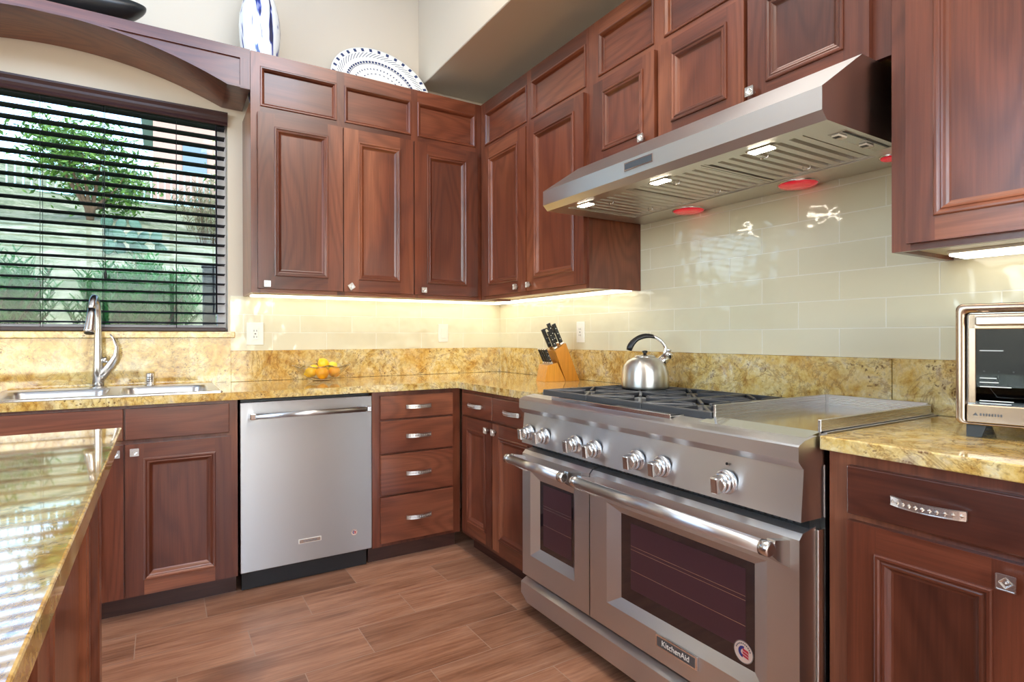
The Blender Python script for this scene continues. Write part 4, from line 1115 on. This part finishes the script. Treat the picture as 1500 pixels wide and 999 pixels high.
# ---------------------------------------------------------------- garden behind the window
def ground_z(x, y): 
    s = max(y-1.0, 0); return .72 + s*.30 + .12*math.sin(x*.7+y*.4)*min(s*.3, 1) + .06*math.sin(x*2.1-y*1.3)*min(s*.5, 1)
gm, nt, b = newmat('dry_hillside_grass')
v = objcoord(nt, (1, 1, 1), rnd=False)
c = ramp(nt, noise(nt, v, 2.2, 6, .7, .4), [(.34, srgb(66, 80, 48)), (.47, srgb(110, 118, 82)), (.58, srgb(146, 146, 118)), (.72, srgb(168, 162, 140))])
c = mixc(nt, ramp(nt, noise(nt, v, 14, 6, .75), [(.45, (0, 0, 0, 1)), (.62, (.8, .8, .8, 1))]), c, srgb(74, 86, 52))
nt.links.new(c, b.inputs['Base Color']); b.inputs['Roughness'].default_value = .95
bump(nt, b, noise(nt, v, 30, 5, .7), .8, .05)
mb = MB(); nx, ny = 50, 44
gv = [[mb.bm.verts.new((-16+34*i/nx, .22+26*(j/ny)**1.4, ground_z(-16+34*i/nx, .22+26*(j/ny)**1.4))) for i in range(nx+1)] for j in range(ny+1)]
for j in range(ny):
    for i in range(nx): f_ = mb.bm.faces.new((gv[j][i], gv[j][i+1], gv[j+1][i+1], gv[j+1][i])); f_.smooth = True
mb.mi(gm); struct('hill', mb)
def leafmat(name, c1, c2, rough=.6):
    m, nt, b = newmat(name); v = objcoord(nt, (1, 1, 1)); c = ramp(nt, noise(nt, v, 9, 3, .6), [(.35, c1), (.65, c2)])
    nt.links.new(c, b.inputs['Base Color']); b.inputs['Roughness'].default_value = rough
    tr = nt.nodes.new('ShaderNodeBsdfTranslucent'); nt.links.new(c, tr.inputs[0]); mx = nt.nodes.new('ShaderNodeMixShader'); mx.inputs[0].default_value = .35
    nt.links.new(b.outputs[0], mx.inputs[1]); nt.links.new(tr.outputs[0], mx.inputs[2]); nt.links.new(mx.outputs[0], nt.nodes['Material Output'].inputs[0]); return m
rosem = leafmat('rosemary_leaf', srgb(34, 104, 50), srgb(92, 166, 86))
treem = leafmat('tree_leaf', srgb(50, 88, 34), srgb(112, 152, 62))
palem = leafmat('pale_shrub_leaf', srgb(104, 104, 74), srgb(140, 136, 104))
cactm = leafmat('cactus_skin', srgb(60, 100, 80), srgb(84, 122, 100))
barkm = simple('bark', srgb(96, 76, 58), .9)
def spiky_bush(label, x, y, R, Hh, nst, mat, group=None):
    r = empty('shrub', (x, y, ground_z(x, y)-.03), 0, label, 'shrub', group); lf = MB(); stm = MB()
    for s in range(nst):
        a = random.uniform(0, 2*PI); q = random.uniform(0, 1)**.6; bx_, by_ = R*.45*q*math.cos(a), R*.45*q*math.sin(a)
        tx, ty = R*q*math.cos(a)+random.uniform(-.05, .12), R*q*math.sin(a); h_ = Hh*random.uniform(.65, 1.05)*(1-.25*q)
        P0 = Vector((bx_, by_, 0)); P1 = Vector((tx+.08, ty, h_))
        if s % 3 == 0: stm.tube([P0, (P0+P1)/2+Vector((0, 0, .04)), P1], [.006, .004, .002], barkm, 5)
        for k in range(34):
            t = .12+.88*k/34; p = P0.lerp(P1, t)+Vector((0, 0, .06*math.sin(PI*t))); an = k*2.4+s; up_ = Vector((math.cos(an)*.75, math.sin(an)*.75, .85)).normalized()
            ln = random.uniform(.05, .085); sd = up_.cross(Vector((random.uniform(-1, 1), random.uniform(-1, 1), .3))).normalized()*.0075
            lf.quad([p-sd, p+sd, p+up_*ln+sd*.3, p+up_*ln-sd*.3], mat)
    lf.build('foliage', r, recalc=False); stm.build('stems', r); return r
spiky_bush('feathery green shrub just outside the window left of the faucet', -3.10, 1.32, .38, 1.02, 300, rosem, 'shrubs outside the window')
spiky_bush('feathery green shrub just outside the window behind the faucet', -2.24, 1.55, .38, .98, 300, rosem, 'shrubs outside the window')
spiky_bush('low green shrub just outside the window beside the dark post', -1.50, 1.20, .32, .74, 200, rosem, 'shrubs outside the window')
spiky_bush('pale twiggy bush higher on the hillside', -1.25, 7.2, .75, 1.25, 110, palem)
spiky_bush('yellow green shrub on the slope near the right window edge', -.95, 3.4, .42, .75, 70, treem)
def tree(label, x, y, H_, R, n, mat, seedv):
    rnd = random.Random(seedv); r = empty('tree', (x, y, ground_z(x, y)-.05), 0, label, 'tree', None); st = MB(); lf = MB()
    tips = []
    for k in range(9):
        a = k*2*PI/9+rnd.uniform(-.3, .3); q = rnd.uniform(.3, .75); e = Vector((R*q*math.cos(a), R*q*math.sin(a), H_*rnd.uniform(.3, .85)))
        st.tube([(0, 0, 0), (.05*math.cos(a), .05*math.sin(a), H_*.15), e*.6, e], [.05*R, .04*R, .02*R, .008], barkm, 7); tips.append(e)
    for k in range(n):
        tp = rnd.choice(tips); p = tp+Vector((rnd.gauss(0, R*.22), rnd.gauss(0, R*.22), rnd.gauss(0, H_*.13)))
        d = Vector((rnd.uniform(-1, 1), rnd.uniform(-1, 1), rnd.uniform(-.8, .4))).normalized(); sd = d.orthogonal().normalized(); s_ = rnd.uniform(.04, .075)
        lf.quad([p, p+d*s_+sd*s_*.4, p+d*s_*2, p+d*s_-sd*s_*.4], mat)
    lf.build('crown', r, recalc=False); st.build('trunk', r)
tree('leafy green tree on the hillside seen through the upper left slats', -3.05, 8.6, 1.7, .95, 3600, treem, 3)
tree('leafy green tree on the hillside near the right window edge', -.35, 9.0, 1.9, .9, 3200, treem, 5)
tree('distant green tree at the top of the hillside', -8.2, 14.0, 2.6, 1.4, 2500, treem, 9)
# prickly pear
cr = empty('prickly_pear', (-2.35, 6.2, ground_z(-2.35, 6.2)-.02), 0, 'blue-green prickly pear cactus on the slope behind the shrubs', 'cactus')
for k in range(13):
    m_ = MB(); lv = k//5; a = random.uniform(-.6, .6); x_ = (k % 5-2)*.15+random.uniform(-.04, .04); z_ = .10+lv*.16+random.uniform(-.03, .03)
    M_ = Matrix.Translation((x_, random.uniform(-.12, .12), z_)) @ Matrix.Rotation(a, 4, 'Y') @ Matrix.Rotation(random.uniform(-.5, .5), 4, 'Z') @ Matrix.Diagonal((.075, .018, .105, 1))
    t_ = bmesh.new(); bmesh.ops.create_uvsphere(t_, u_segments=14, v_segments=8, radius=1, matrix=M_); m_.merge(t_, cactm, True); m_.build('pad', cr)
# dark post by the window and railing at the hilltop
mb = MB(); mb.box(-.034, .034, -.034, .034, 0, .88, simple('post_paint', srgb(44, 48, 56), .6), .004).box(-.040, .040, -.040, .040, .88, .90, simple('post_cap', srgb(50, 54, 62), .6), .003)
tag(mb.build('garden_post', loc=(-1.768, .52, .70)), 'dark square post standing outside the right end of the window', 'post')
dk = empty('hilltop_deck', (-1.2, 14.0, ground_z(-1.2, 14.0)-.1), 0, 'pale blue house deck with railing on top of the hillside', 'deck')
dm = simple('deck_paint', srgb(150, 196, 206), .6)
mb = MB()
for k in range(62): mb.box(-4.5+k*.15, -4.47+k*.15, -.02, .02, .35, 1.15, dm)
mb.box(-4.5, 4.55, -.04, .04, 1.15, 1.24, dm).box(-4.5, 4.55, -.04, .04, .30, .38, dm); mb.build('railing', dk)
hm = simple('house_stucco', srgb(160, 132, 120), .8)
MB().box(-1.0, 4.6, .9, 4.5, 0, 3.1, hm).box(-1.3, 4.9, .7, 4.7, 3.1, 3.22, dm).build('house_wall', dk)
mb = MB()
for k in range(3): mb.box(-.3+k*1.8, .3+k*1.8, .86, .9, 1.4, 2.3, simple('house_glass', srgb(90, 110, 124), .3))
mb.build('house_window', dk)
